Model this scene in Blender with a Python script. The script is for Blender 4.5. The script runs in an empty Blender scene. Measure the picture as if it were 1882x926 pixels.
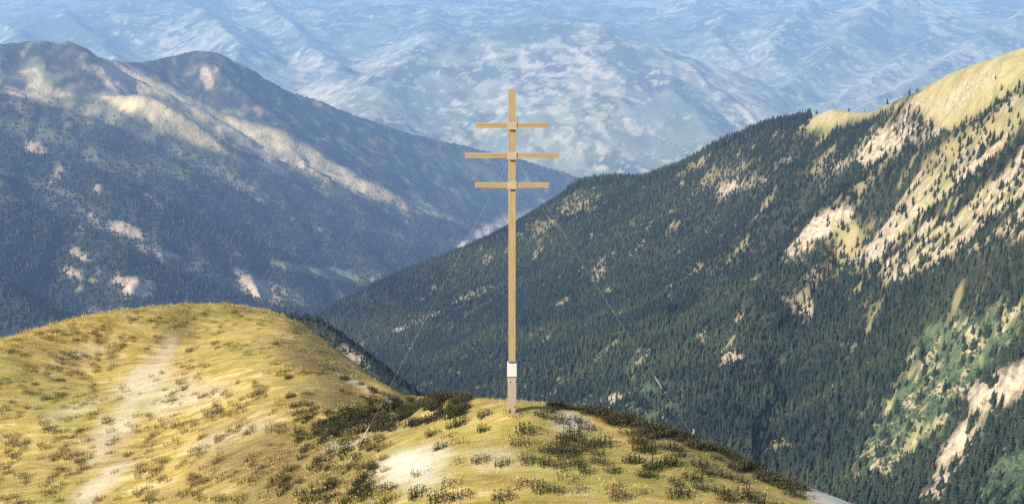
import bpy, bmesh, math, random
import numpy as np
from mathutils import Vector, Matrix
R = math.radians
random.seed(7)
rng = np.random.default_rng(7)
S = bpy.context.scene
C = S.collection

# ---------------------------------------------------------------- camera
F = 2018.0                       # focal length in photo pixels (1882 wide)
PITCH = R(14.0)
CX, CY = 941.0, 463.0
CAMY, CAMZ = -25.6, 10.49        # the cross foot is the origin
cam = bpy.data.cameras.new('camera')
cam.sensor_width = 36.0
cam.lens = F / 1882.0 * 36.0
cam.clip_start = 0.5
cam.clip_end = 80000.0
camo = bpy.data.objects.new('camera', cam)
C.objects.link(camo)
camo.location = (0, CAMY, CAMZ)
camo.rotation_euler = (R(90) - PITCH, 0, 0)
S.camera = camo

# ---------------------------------------------------------------- light
SUN_EL, SUN_AZ = R(33), R(232)   # azimuth clockwise from +Y: from the left, a little behind the camera
w = bpy.data.worlds.new('World')
S.world = w
w.use_nodes = True
wn = w.node_tree.nodes
sky = wn.new('ShaderNodeTexSky')
sky.sky_type = 'NISHITA'
sky.sun_disc = False
sky.sun_elevation = SUN_EL
sky.sun_rotation = SUN_AZ
sky.altitude = 2000
w.node_tree.links.new(sky.outputs[0], wn['Background'].inputs[0])
wn['Background'].inputs[1].default_value = 0.10
sl = bpy.data.lights.new('sun', 'SUN')
sl.energy = 4.6
sl.angle = R(0.53)
sl.color = (1.0, 0.94, 0.84)
so = bpy.data.objects.new('sun', sl)
C.objects.link(so)
sd = Vector((math.sin(SUN_AZ) * math.cos(SUN_EL), math.cos(SUN_AZ) * math.cos(SUN_EL), math.sin(SUN_EL)))
so.rotation_euler = sd.to_track_quat('Z', 'Y').to_euler()
so.location = (-30, -60, 60)
S.view_settings.view_transform = 'Standard'
S.view_settings.look = 'None'
S.view_settings.exposure = 1.0
S.view_settings.gamma = 1.0
S.render.film_transparent = False
S.cycles.volume_bounces = 1
S.cycles.max_bounces = 4
S.cycles.diffuse_bounces = 2
S.cycles.use_denoising = False
try:
    S.cycles.denoiser = 'OPENIMAGEDENOISE'
except Exception:
    pass

# ---------------------------------------------------------------- helpers
sp_, cp_ = math.sin(PITCH), math.cos(PITCH)

def P(px, py, d):
    """world point seen at photo pixel px, py at d metres ahead of the camera"""
    r = (px - CX) / F
    u = -(py - CY) / F
    dy = cp_ + u * sp_
    dz = -sp_ + u * cp_
    t = d / dy
    return np.array((r * t, CAMY + d, CAMZ + dz * t))

def proj(x, y, z):
    yy = y - CAMY
    zz = z - CAMZ
    fw = np.maximum(yy * cp_ - zz * sp_, 1e-3)
    up = yy * sp_ + zz * cp_
    return CX + F * x / fw, CY - F * up / fw

def _h(ix, iy, seed):
    n = (ix.astype(np.int64) * 374761393 + iy.astype(np.int64) * 668265263 + seed * 974711) & 0xFFFFFFFF
    n = ((n ^ (n >> 13)) * 1274126177) & 0xFFFFFFFF
    n = (n ^ (n >> 16)) & 0xFFFF
    return n.astype(np.float64) * (2 * math.pi / 65536.0)

def perlin(x, y, seed=0):
    x = np.asarray(x, float); y = np.asarray(y, float)
    ix = np.floor(x); iy = np.floor(y)
    fx = x - ix; fy = y - iy
    u = fx * fx * fx * (fx * (fx * 6 - 15) + 10)
    v = fy * fy * fy * (fy * (fy * 6 - 15) + 10)
    def g(ox, oy):
        a = _h(ix + ox, iy + oy, seed)
        return np.cos(a) * (fx - ox) + np.sin(a) * (fy - oy)
    a = g(0, 0) + u * (g(1, 0) - g(0, 0))
    b = g(0, 1) + u * (g(1, 1) - g(0, 1))
    return (a + v * (b - a)) * 1.5

def fbm(x, y, o=5, seed=0, gain=0.5):
    s = 0; a = 1.0; t = 0
    for i in range(o):
        s = s + a * perlin(x, y, seed + i * 17)
        t += a; a *= gain
        x = x * 2.03 + 11.3; y = y * 2.03 - 7.1
    return s / t * 1.4

def ridged(x, y, o=5, seed=0, gain=0.5):
    s = 0; a = 1.0; t = 0; wgt = 1.0
    for i in range(o):
        n = (1 - np.minimum(np.abs(perlin(x, y, seed + i * 31)) * 1.6, 1)) ** 2
        s = s + a * n * wgt
        wgt = np.clip(n * 1.6, 0, 1)
        t += a; a *= gain
        x = x * 2.07 + 3.3; y = y * 2.07 + 5.1
    return s / t

def sstep(a, b, x):
    t = np.clip((x - a) / (b - a), 0, 1)
    return t * t * (3 - 2 * t)

class Field:
    """smooth surface through control points (multiquadric), with detail added by fn"""
    def __init__(self, pts, c, scale):
        p = np.array([list(q) for q in pts], float)
        self.s = scale
        self.c = c / scale
        self.xy = p[:, :2] / scale
        n = len(p)
        d = np.sqrt(((self.xy[:, None] - self.xy[None]) ** 2).sum(-1) + self.c ** 2)
        A = np.zeros((n + 3, n + 3))
        A[:n, :n] = d - np.eye(n) * 0.004
        A[:n, n] = 1; A[:n, n + 1:] = self.xy
        A[n:, :n] = A[:n, n:].T
        b = np.zeros(n + 3); b[:n] = p[:, 2]
        self.wt = np.linalg.lstsq(A, b, rcond=None)[0]
        self.detail = None
        self.sil = None
    def cap(self, x, y, z):
        """keep the ridge line at its surveyed height"""
        sx, sy, soft = self.sil
        d = np.maximum(np.asarray(y) - CAMY, 1.0)
        px = CX + F * np.asarray(x) / d * 0.97
        for _ in range(2):
            u = -(np.interp(px, sx, sy) - CY) / F
            px = CX + F * np.asarray(x) / d * (cp_ + u * sp_)
        u = -(np.interp(px, sx, sy) - CY) / F
        zr = CAMZ + d * (-sp_ + u * cp_) / (cp_ + u * sp_)
        w_ = soft * d
        h = np.clip((zr - z) / w_, -6, 6)
        # smooth minimum of the surface and the ridge line's own height
        return np.where(h > 5.9, z, np.where(h < -5.9, zr, z - w_ * 0.5 * np.log1p(np.exp(-2 * h)))) if soft > 0 else np.minimum(z, zr)
    def below(self, x, y, z):
        """angle, in photo pixels, that a point lies under its ridge line"""
        sx, sy, _ = self.sil
        px, py = proj(np.asarray(x), np.asarray(y), z)
        return py - np.interp(px, sx, sy)
    def base(self, x, y):
        sh = np.shape(x)
        X = np.ravel(x) / self.s; Y = np.ravel(y) / self.s
        out = np.empty(len(X)); n = len(self.xy)
        for i in range(0, len(X), 20000):
            xs = X[i:i + 20000]; ys = Y[i:i + 20000]
            d = np.sqrt((xs[:, None] - self.xy[None, :, 0]) ** 2 + (ys[:, None] - self.xy[None, :, 1]) ** 2 + self.c ** 2)
            out[i:i + 20000] = d @ self.wt[:n] + self.wt[n] + self.wt[n + 1] * xs + self.wt[n + 2] * ys
        return out.reshape(sh)
    def __call__(self, x, y):
        z = self.base(x, y)
        if self.detail is not None: z = z + self.detail(x, y)
        return z if self.sil is None else self.cap(x, y, z)

def hit(f, px, py, d0, d1, n=400):
    """first point of surface f seen at the pixel"""
    d = np.exp(np.linspace(math.log(d0), math.log(d1), n))
    q = np.array([P(px, py, k) for k in d])
    g = q[:, 2] - f(q[:, 0], q[:, 1])
    k = np.nonzero(g < 0)[0]
    if len(k) == 0 or k[0] == 0:
        k0 = int(np.argmin(np.abs(g)))
        return np.array((q[k0, 0], q[k0, 1], q[k0, 2] - g[k0]))
    a = k[0] - 1; t = g[a] / (g[a] - g[a + 1])
    q = q[a] + (q[a + 1] - q[a]) * t
    return q

def spur_ridge(x, y, poly, w_far, w_near):
    """0..1 profile of a side ridge: steep on the side away from the valley viewpoint"""
    d, t, nx, ny = segdist(x, y, poly, True)
    cx_, cy_ = poly[-1][0] - poly[0][0], poly[-1][1] - poly[0][1]
    L = math.hypot(cx_, cy_)
    ux, uy = -cy_ / L, cx_ / L
    if uy < 0: ux, uy = -ux, -uy
    side = ((x - nx) * ux + (y - ny) * uy) / (d + 1e-6)
    wd = w_near + (w_far - w_near) * sstep(-0.6, 0.6, side)
    # the crest keeps its height; the gullies beside it are cut down
    return np.clip(1 - d / wd, 0, 1) ** 1.25 - np.exp(-(d / (1.5 * wd)) ** 2), t

def roof(x, y, poly, s_near, s_far, rib, seed, amp=0.28):
    """a mountain ridge: crest line with flanks falling away, ribbed by gullies"""
    d, t, nx, ny = segdist(x, y, poly, True)
    n = len(poly) - 1
    zc = np.interp(t * n, np.arange(n + 1), [q[2] for q in poly])
    L = math.hypot(poly[-1][0] - poly[0][0], poly[-1][1] - poly[0][1])
    ux, uy = -(poly[-1][1] - poly[0][1]) / L, (poly[-1][0] - poly[0][0]) / L
    if uy < 0: ux, uy = -ux, -uy
    side = ((x - nx) * ux + (y - ny) * uy) / (d + 1e-6)
    sl = s_near + (s_far - s_near) * sstep(-0.7, 0.7, side)
    g = ridged(t * L / (rib * 2.2) + seed + 0.35 * perlin(x / rib, y / rib, seed), d / (rib * 5.0) + 7.0 * (side > 0), 3, seed)
    return zc - sl * d * (1 + 0.12 * perlin(x / (rib * 2), y / (rib * 2), seed + 3)) - np.minimum(1.07 * amp * d, rib * amp) * (1 - g)

def segdist(x, y, poly, near=False):
    """distance to a polyline and the position along it (0..1)"""
    best = np.full(np.shape(x), 1e18); pos = np.zeros(np.shape(x)); qx = np.zeros(np.shape(x)); qy = np.zeros(np.shape(x))
    n = len(poly) - 1
    for i in range(n):
        ax, ay = poly[i][0], poly[i][1]; bx, by = poly[i + 1][0], poly[i + 1][1]
        dx, dy = bx - ax, by - ay
        t = np.clip(((x - ax) * dx + (y - ay) * dy) / (dx * dx + dy * dy + 1e-9), 0, 1)
        d = (x - ax - t * dx) ** 2 + (y - ay - t * dy) ** 2
        m = d < best
        best = np.where(m, d, best); pos = np.where(m, (i + t) / n, pos)
        if near: qx = np.where(m, ax + t * dx, qx); qy = np.where(m, ay + t * dy, qy)
    return (np.sqrt(best), pos, qx, qy) if near else (np.sqrt(best), pos)

def polymask(px, py, poly, soft):
    """soft inside mask of a polygon"""
    ins = np.zeros(np.shape(px), bool)
    n = len(poly)
    for i in range(n):
        x1, y1 = poly[i]; x2, y2 = poly[(i + 1) % n]
        c = ((y1 > py) != (y2 > py)) & (px < (x2 - x1) * (py - y1) / (y2 - y1 + 1e-9) + x1)
        ins ^= c
    d, _ = segdist(px, py, list(poly) + [poly[0]])
    return sstep(-soft, soft, np.where(ins, d, -d))

def ell(px, py, cx, cy, rx, ry, ang=0):
    a = R(ang); dx = px - cx; dy = py - cy
    u = (dx * math.cos(a) + dy * math.sin(a)) / rx
    v = (-dx * math.sin(a) + dy * math.cos(a)) / ry
    return np.sqrt(u * u + v * v)

def mesh_np(name, v, f, attrs=None, smooth=True):
    """mesh from numpy arrays; f is (n,3) or (n,4)"""
    v = np.ascontiguousarray(v, np.float32); f = np.ascontiguousarray(f, np.int32)
    k = f.shape[1]
    me = bpy.data.meshes.new(name)
    me.vertices.add(len(v)); me.vertices.foreach_set('co', v.ravel())
    me.loops.add(f.size); me.loops.foreach_set('vertex_index', f.ravel())
    me.polygons.add(len(f)); me.polygons.foreach_set('loop_start', np.arange(0, f.size, k, dtype=np.int32))
    me.polygons.foreach_set('use_smooth', np.full(len(f), smooth, bool))
    me.update(calc_edges=True)
    for n, a in (attrs or {}).items():
        at = me.attributes.new(n, 'FLOAT', 'POINT')
        at.data.foreach_set('value', np.ascontiguousarray(a, np.float32))
    return me

def link(name, me, mat=None, parent=None):
    o = bpy.data.objects.new(name, me)
    C.objects.link(o)
    if mat is not None and not me.materials:
        me.materials.append(mat)
    if parent is not None:
        o.parent = parent
    return o

def tag(o, label=None, cat=None, group=None, kind=None):
    for k, v in (('label', label), ('category', cat), ('group', group), ('kind', kind)):
        if v: o[k] = v
    return o

# ---------------------------------------------------------------- material helpers
class NT:
    def __init__(self, name, rough=0.9):
        self.m = bpy.data.materials.new(name); self.m.use_nodes = True
        self.t = self.m.node_tree; self.b = self.t.nodes['Principled BSDF']
        self.b.inputs['Roughness'].default_value = rough
        self.b.inputs['Specular IOR Level'].default_value = 0.25
    def n(self, ty, **kw):
        x = self.t.nodes.new(ty)
        for k, v in kw.items(): setattr(x, k, v)
        return x
    def l(self, a, b): self.t.links.new(a, b)
    def attr(self, name):
        x = self.n('ShaderNodeAttribute'); x.attribute_name = name
        return x.outputs['Fac']
    def pos(self, sc=(1, 1, 1), rot=(0, 0, 0), obj=False):
        if obj: src = self.n('ShaderNodeTexCoord').outputs['Object']
        else: src = self.n('ShaderNodeNewGeometry').outputs['Position']
        m = self.n('ShaderNodeMapping'); m.inputs['Scale'].default_value = sc; m.inputs['Rotation'].default_value = rot
        self.l(src, m.inputs['Vector'])
        return m.outputs[0]
    def noise(self, vec, scale, detail=4, rough=0.55, dist=0.0):
        x = self.n('ShaderNodeTexNoise'); x.inputs['Scale'].default_value = scale
        x.inputs['Detail'].default_value = detail; x.inputs['Roughness'].default_value = rough
        x.inputs['Distortion'].default_value = dist
        self.l(vec, x.inputs['Vector'])
        return x.outputs['Fac']
    def ramp(self, fac, stops):
        x = self.n('ShaderNodeValToRGB'); e = x.color_ramp.elements
        while len(e) < len(stops): e.new(0.5)
        for k, (p, c) in enumerate(stops):
            e[k].position = p
            e[k].color = (c[0], c[1], c[2], 1) if hasattr(c, '__len__') else (c, c, c, 1)
        self.l(fac, x.inputs[0])
        return x.outputs[0]
    def mix(self, fac, a, b, mode='MIX'):
        x = self.n('ShaderNodeMix', data_type='RGBA', blend_type=mode)
        for s, v in ((x.inputs[0], fac), (x.inputs[6], a), (x.inputs[7], b)):
            if hasattr(v, 'is_output'): self.l(v, s)
            elif not hasattr(v, '__len__'): s.default_value = v
            else: s.default_value = (v[0], v[1], v[2], 1)
        return x.outputs[2]
    def math(self, op, a, b=0.0):
        x = self.n('ShaderNodeMath', operation=op)
        for s, v in ((x.inputs[0], a), (x.inputs[1], b)):
            if hasattr(v, 'is_output'): self.l(v, s)
            else: s.default_value = v
        return x.outputs[0]
    def col(self, c): self.l(c, self.b.inputs['Base Color'])
    def bump(self, h, dist, strength=1.0):
        x = self.n('ShaderNodeBump'); x.inputs['Distance'].default_value = dist; x.inputs['Strength'].default_value = strength
        self.l(h, x.inputs['Height']); self.l(x.outputs[0], self.b.inputs['Normal'])

def simple(name, c, rough=0.6, metal=0.0, var=0.0, scale=10):
    m = NT(name, rough)
    m.b.inputs['Metallic'].default_value = metal
    if var:
        f = m.noise(m.pos(obj=True), scale)
        m.col(m.ramp(f, [(0.25, [k * (1 - var) for k in c]), (0.75, [min(1, k * (1 + var)) for k in c])]))
    else:
        m.b.inputs['Base Color'].default_value = (*c, 1)
    return m.m

def sheet(name, f, px0, px1, step, d0, d1, rows, maskfn, mat, label=None, zmax=None, dpow=1.0):
    cols = np.arange(px0, px1 + 1, step)
    d = np.exp(math.log(d0) + (math.log(d1) - math.log(d0)) * np.linspace(0, 1, rows) ** dpow)
    D, PX = np.meshgrid(d, cols, indexing='ij')
    X = (PX - CX) / F * D * 1.03
    Y = CAMY + D
    Z = f(X, Y)
    if zmax is not None: Z = np.minimum(Z, zmax)
    v = np.stack([X.ravel(), Y.ravel(), Z.ravel()], 1)
    nr, nc = X.shape
    i = (np.arange(nr - 1)[:, None] * nc + np.arange(nc - 1)[None]).ravel()
    q = np.stack([i, i + 1, i + nc + 1, i + nc], 1)
    px, py = proj(v[:, 0], v[:, 1], v[:, 2])
    at = maskfn(v[:, 0], v[:, 1], v[:, 2], px, py)
    o = link(name, mesh_np(name, v, q, at), mat)
    tag(o, kind='structure')
    return o

# ================================================================ THE SUMMIT (knoll with the cross, grassy hill to its left)
sp = [(941, 757, 25.6), (800, 724, 30.2), (870, 730, 29.2), (941, 734, 28.8), (1000, 739, 28.5), (1060, 748, 28),
      (1120, 759, 27.6), (1200, 777, 27), (1280, 806, 26.5), (1360, 842, 25.6), (1440, 882, 24.6), (1500, 900, 24), (1575, 930, 23.3),
      (941, 926, 20.5), (700, 926, 21.6), (1200, 926, 20.5), (1400, 926, 21.3), (941, 840, 22.8), (1150, 850, 22.8), (750, 860, 23.6),
      (600, 926, 23.6), (941, 1200, 15.2), (600, 1200, 17), (1300, 1200, 15.4), (0, 1200, 22), (-500, 1000, 30), (1700, 1200, 16.5),
      (850, 790, 25.4), (1050, 790, 24.9),
      (-300, 680, 44), (-120, 650, 48), (0, 625, 51), (100, 596, 55), (200, 574, 58.5), (300, 563, 60.5), (400, 559, 60.5), (470, 567, 58.5), (520, 578, 56),
      (560, 598, 53), (600, 628, 50), (650, 668, 46), (700, 705, 42), (750, 731, 38),
      (0, 926, 32.5), (0, 780, 39), (300, 800, 36.5), (300, 650, 48.5), (300, 926, 30), (500, 926, 26.6), (600, 800, 31.5), (500, 750, 35.2),
      (500, 640, 44.5), (420, 610, 50), (560, 670, 41.0), (600, 720, 36.5), (640, 745, 34.4), (150, 700, 45), (650, 760, 34.5), (700, 800, 29.3), (750, 770, 30.6), (800, 752, 29.6), (-300, 900, 36)]
spts = [P(*q) for q in sp]
# the ground drops away behind the crests
for (a, b, dd, dz) in [(800, 724, 30.2, 0), (870, 730, 29.2, 0), (941, 734, 28.8, 0), (1000, 739, 28.5, 0), (1060, 748, 28, 0), (1120, 759, 27.6, 0), (1200, 777, 27, 0),
                       (1280, 806, 26.5, 0), (1360, 842, 25.6, 0), (1440, 882, 24.6, 0), (1575, 930, 23.3, 0),
                       (-120, 650, 48, 1), (0, 625, 51, 1), (100, 596, 55, 1), (200, 574, 58.5, 1), (300, 563, 60.5, 1), (400, 559, 60.5, 1), (470, 567, 58.5, 1), (520, 578, 56, 1),
                       (560, 598, 53, 1), (600, 628, 50, 1), (650, 668, 46, 1), (700, 705, 42, 1), (750, 731, 38, 1)]:
    p = P(a, b, dd)
    dirx = 0.0 if a < 420 else (0.75 if a < 800 else min(1.0, max(0, (a - 900) / 450)))
    for s, z in ([(2.5, 1.5)] if 690 < a < 810 else [(2.5, 2.0), (7, 7.0)] if 420 < a < 1000 else [(2.5, 2.0), (7, 7.5), (25, 28)]):
        q = p + np.array((dirx * s, s * (1 - 0.3 * dirx), -z))
        spts.append(q)
for q in [(-60, 85, -42), (-30, 90, -46), (-10, 80, -48), (5, 70, -48), (25, 60, -45), (0, 55, -38), (45, 30, -45), (60, 60, -70), (0, 100, -65), (40, 0, -38), (60, -20, -52)]:
    spts.append(np.array(q, float))
summit = Field(spts, 0.7, 10.0)
SUMMIT_SIL = [(-600, 700), (-300, 670), (-120, 648), (0, 624), (50, 609), (100, 595), (150, 582), (200, 573), (300, 562), (400, 558), (470, 566), (520, 577), (560, 597), (600, 627), (650, 667), (700, 704), (740, 725), (770, 730),
              (800, 728), (870, 730), (941, 734), (1000, 739), (1060, 748), (1120, 759), (1200, 777), (1280, 804), (1360, 840), (1440, 880), (1500, 899), (1570, 926), (1650, 965), (1800, 1040), (2500, 1500)]
summit.sil = ([a for a, b in SUMMIT_SIL], [b for a, b in SUMMIT_SIL], 0.0006)
def summit_detail(x, y):
    return 0.10 * fbm(x / 3.2, y / 3.2, 4, 3) + 0.18 * fbm(x / 9.0, y / 9.0, 3, 8) * sstep(8, 20, np.hypot(x, y))
summit.detail = summit_detail

def summit_masks(x, y, z, px, py):
    j = fbm(x * 0.55, y * 0.55, 4, 40) * 0.55 + fbm(x * 2.1, y * 1.2, 3, 44) * 0.25
    bare = np.zeros_like(x)
    for (cx, cy, rx, ry, a, s) in [(755, 862, 68, 40, -12, 1.0), (1045, 775, 38, 20, 12, 0.8), (1520, 915, 75, 22, 24, 1.1), (300, 655, 16, 40, 30, 0.4),
                                   (262, 705, 60, 40, -40, 0.6), (175, 895, 76, 20, -36, 0.65), (215, 785, 90, 30, -55, 0.5), (330, 730, 85, 30, -12, 0.45), (120, 760, 70, 14, -20, 0.3),
                                   (690, 722, 70, 5, 28, 0.7), (640, 815, 50, 12, -20, 0.5), (420, 800, 90, 12, -16, 0.35), (150, 650, 60, 10, -15, 0.35), (900, 840, 50, 22, 0, 0.3)]:
        bare = np.maximum(bare, s * sstep(1.45, 0.3, ell(px, py, cx, cy, rx, ry, a) + j * 0.8))
    brown = np.zeros_like(x)  # brownish grass; shade on the right flank and saddle is painted in too
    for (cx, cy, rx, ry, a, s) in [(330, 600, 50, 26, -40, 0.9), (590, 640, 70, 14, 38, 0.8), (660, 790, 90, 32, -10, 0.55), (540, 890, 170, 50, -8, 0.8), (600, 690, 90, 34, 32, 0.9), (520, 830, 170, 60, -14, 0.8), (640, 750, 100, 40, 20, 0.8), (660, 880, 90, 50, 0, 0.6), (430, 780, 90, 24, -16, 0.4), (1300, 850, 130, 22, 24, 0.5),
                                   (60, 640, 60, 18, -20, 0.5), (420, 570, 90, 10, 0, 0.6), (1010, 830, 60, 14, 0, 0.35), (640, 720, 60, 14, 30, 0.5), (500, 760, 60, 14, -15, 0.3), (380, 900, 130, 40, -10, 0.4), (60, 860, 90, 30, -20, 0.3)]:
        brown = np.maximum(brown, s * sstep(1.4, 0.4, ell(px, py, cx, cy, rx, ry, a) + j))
    return {'bare': bare, 'brown': brown}

m = NT('meadow_ground')
st = m.noise(m.pos((0.6, 1.9, 0.3), (0, 0, R(24))), 1.1, 9, 0.68, 0.35)
st2 = m.noise(m.pos((0.8, 2.6, 0.5), (0, 0, R(20))), 2.3, 8, 0.68, 0.5)
big = m.noise(m.pos(), 0.16, 3, 0.5)
c = m.ramp(st, [(0.30, (0.171, 0.120, 0.031)), (0.42, (0.324, 0.230, 0.051)), (0.54, (0.459, 0.331, 0.083)), (0.66, (0.648, 0.486, 0.216))])
c = m.mix(m.math('MULTIPLY', m.ramp(big, [(0.45, 0.0), (0.65, 1.0)]), 0.5), c, (0.27, 0.265, 0.055))
c = m.mix(m.math('MULTIPLY', m.ramp(st2, [(0.54, 0.0), (0.68, 1.0)]), 0.6), c, (0.58, 0.42, 0.25))
c = m.mix(m.math('MULTIPLY', m.ramp(st2, [(0.32, 1.0), (0.46, 0.0)]), 0.6), c, (0.15, 0.115, 0.035))
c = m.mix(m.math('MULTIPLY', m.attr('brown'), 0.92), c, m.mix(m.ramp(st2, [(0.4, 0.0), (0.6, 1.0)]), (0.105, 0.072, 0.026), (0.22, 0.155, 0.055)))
bare = m.mix(m.ramp(st2, [(0.35, 0.0), (0.65, 1.0)]), (0.54, 0.45, 0.31), (0.68, 0.60, 0.47))
c = m.mix(m.attr('bare'), c, bare)
fine = m.noise(m.pos(), 26, 4, 0.7)
c = m.mix(0.5, c, m.ramp(fine, [(0.3, 0.55), (0.65, 1.1)]), 'MULTIPLY')
m.col(c)
m.bump(fine, 0.05, 0.6)
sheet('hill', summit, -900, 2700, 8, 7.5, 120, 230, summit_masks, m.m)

# ================================================================ WOODED SPUR on the right
sky_spur = [(2300, 40, 820), (2080, 50, 950), (1882, 88, 1100), (1820, 108, 1150), (1750, 133, 1230), (1690, 166, 1320), (1650, 184, 1400), (1600, 207, 1500), (1565, 206, 1560), (1530, 200, 1600),
            (1500, 211, 1680), (1480, 222, 1750), (1400, 236, 1850), (1340, 262, 1950), (1300, 280, 2000), (1250, 310, 2080), (1180, 334, 2150), (1110, 331, 2250),
            (1065, 339, 2330), (1000, 381, 2400), (950, 411, 2440), (900, 438, 2450), (850, 461, 2450), (740, 501, 2400), (660, 541, 2350), (590, 578, 2300), (520, 610, 2250)]
pts = [P(*q) for q in sky_spur]
for q in sky_spur:
    p = P(*q)
    for s, z in ((160, 95), (600, 420)):
        pts.append(p + np.array((s * 0.35, s, -z)))
for q in [(450, 640, 2100), (600, 625, 2130), (700, 690, 1820), (760, 740, 1560), (900, 745, 1300), (1000, 765, 1150), (1120, 765, 1010), (1300, 835, 860), (1450, 895, 760), (1550, 935, 700),
          (1700, 935, 640), (1882, 935, 580), (2150, 935, 520), (1750, 300, 1010), (1882, 250, 930), (1600, 400, 1150), (1882, 450, 800), (1750, 500, 850), (1600, 600, 900),
          (1450, 450, 1400), (1300, 400, 1720), (1300, 550, 1350), (1200, 650, 1150), (1100, 550, 1600), (1000, 600, 1600), (1000, 500, 1950), (900, 600, 1750),
          (850, 520, 2150), (750, 600, 2000), (1450, 700, 960), (1600, 750, 800), (1750, 700, 725), (1882, 650, 690), (2150, 400, 700), (2150, 650, 610),
          (1500, 1200, 520), (1900, 1200, 430), (1200, 1200, 650), (900, 1100, 850), (650, 1000, 1150), (500, 900, 1400)]:
    pts.append(P(*q))
spur = Field(pts, 25, 500.0)
SPUR_SIL = [(q[0], q[1]) for q in sky_spur[::-1]]
spur.sil = ([a for a, b in SPUR_SIL], [b for a, b in SPUR_SIL], 0.0006)
def ridge(f, px, d0, d1):
    return [hit(f, a, b, d0, d1) for a, b in px]
spur_ridges = [(ridge(spur, r_, 300, 2600), a_, w_) for r_, a_, w_ in [
    ([(1882, 150), (1800, 222), (1720, 272), (1620, 335), (1540, 395), (1440, 485)], 44, 85),
    ([(1882, 400), (1780, 455), (1650, 520), (1500, 600), (1380, 670), (1250, 740)], 46, 75),
    ([(1960, 590), (1882, 640), (1800, 715), (1740, 800), (1680, 910)], 36, 50),
    ([(1882, 765), (1820, 830), (1760, 920)], 14, 40),
    ([(1640, 215), (1560, 290), (1500, 340), (1400, 400), (1200, 500), (1000, 640)], 42, 95),
    ([(1340, 270), (1200, 390), (1040, 470), (850, 560), (720, 620)], 42, 110),
    ([(1530, 205), (1400, 300), (1290, 370), (1150, 440)], 28, 80)]]
def spur_detail(x, y):
    z = np.zeros(np.shape(x))
    jx = x + 22 * fbm(x / 90, y / 90, 3, 5); jy = y + 22 * fbm(x / 90, y / 90, 3, 6)
    for r_, a_, w_ in spur_ridges:
        h, t = spur_ridge(jx, jy, r_, w_ * 0.8, w_ * 1.3)
        z += 0.95 * a_ * h * sstep(0, 0.15, t) * sstep(1, 0.6, t)
    z = -30 * np.tanh(-z / 30)
    k = sstep(300, 900, y)
    z *= sstep(4, 50, spur.below(x, y, spur.base(x, y)))
    z += k * (34 * (ridged(jx / 420, jy / 420, 5, 12) - 0.30) + 9 * fbm(x / 70, y / 70, 4, 21)) + 6 * k
    return z
spur.detail = spur_detail
# fall line of the upper right slope, for streaks of scree
_a = hit(spur, 1860, 210, 400, 2000); _b = hit(spur, 1690, 380, 400, 2000)
fl = (_b - _a)[:2]; fl /= np.linalg.norm(fl)

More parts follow.
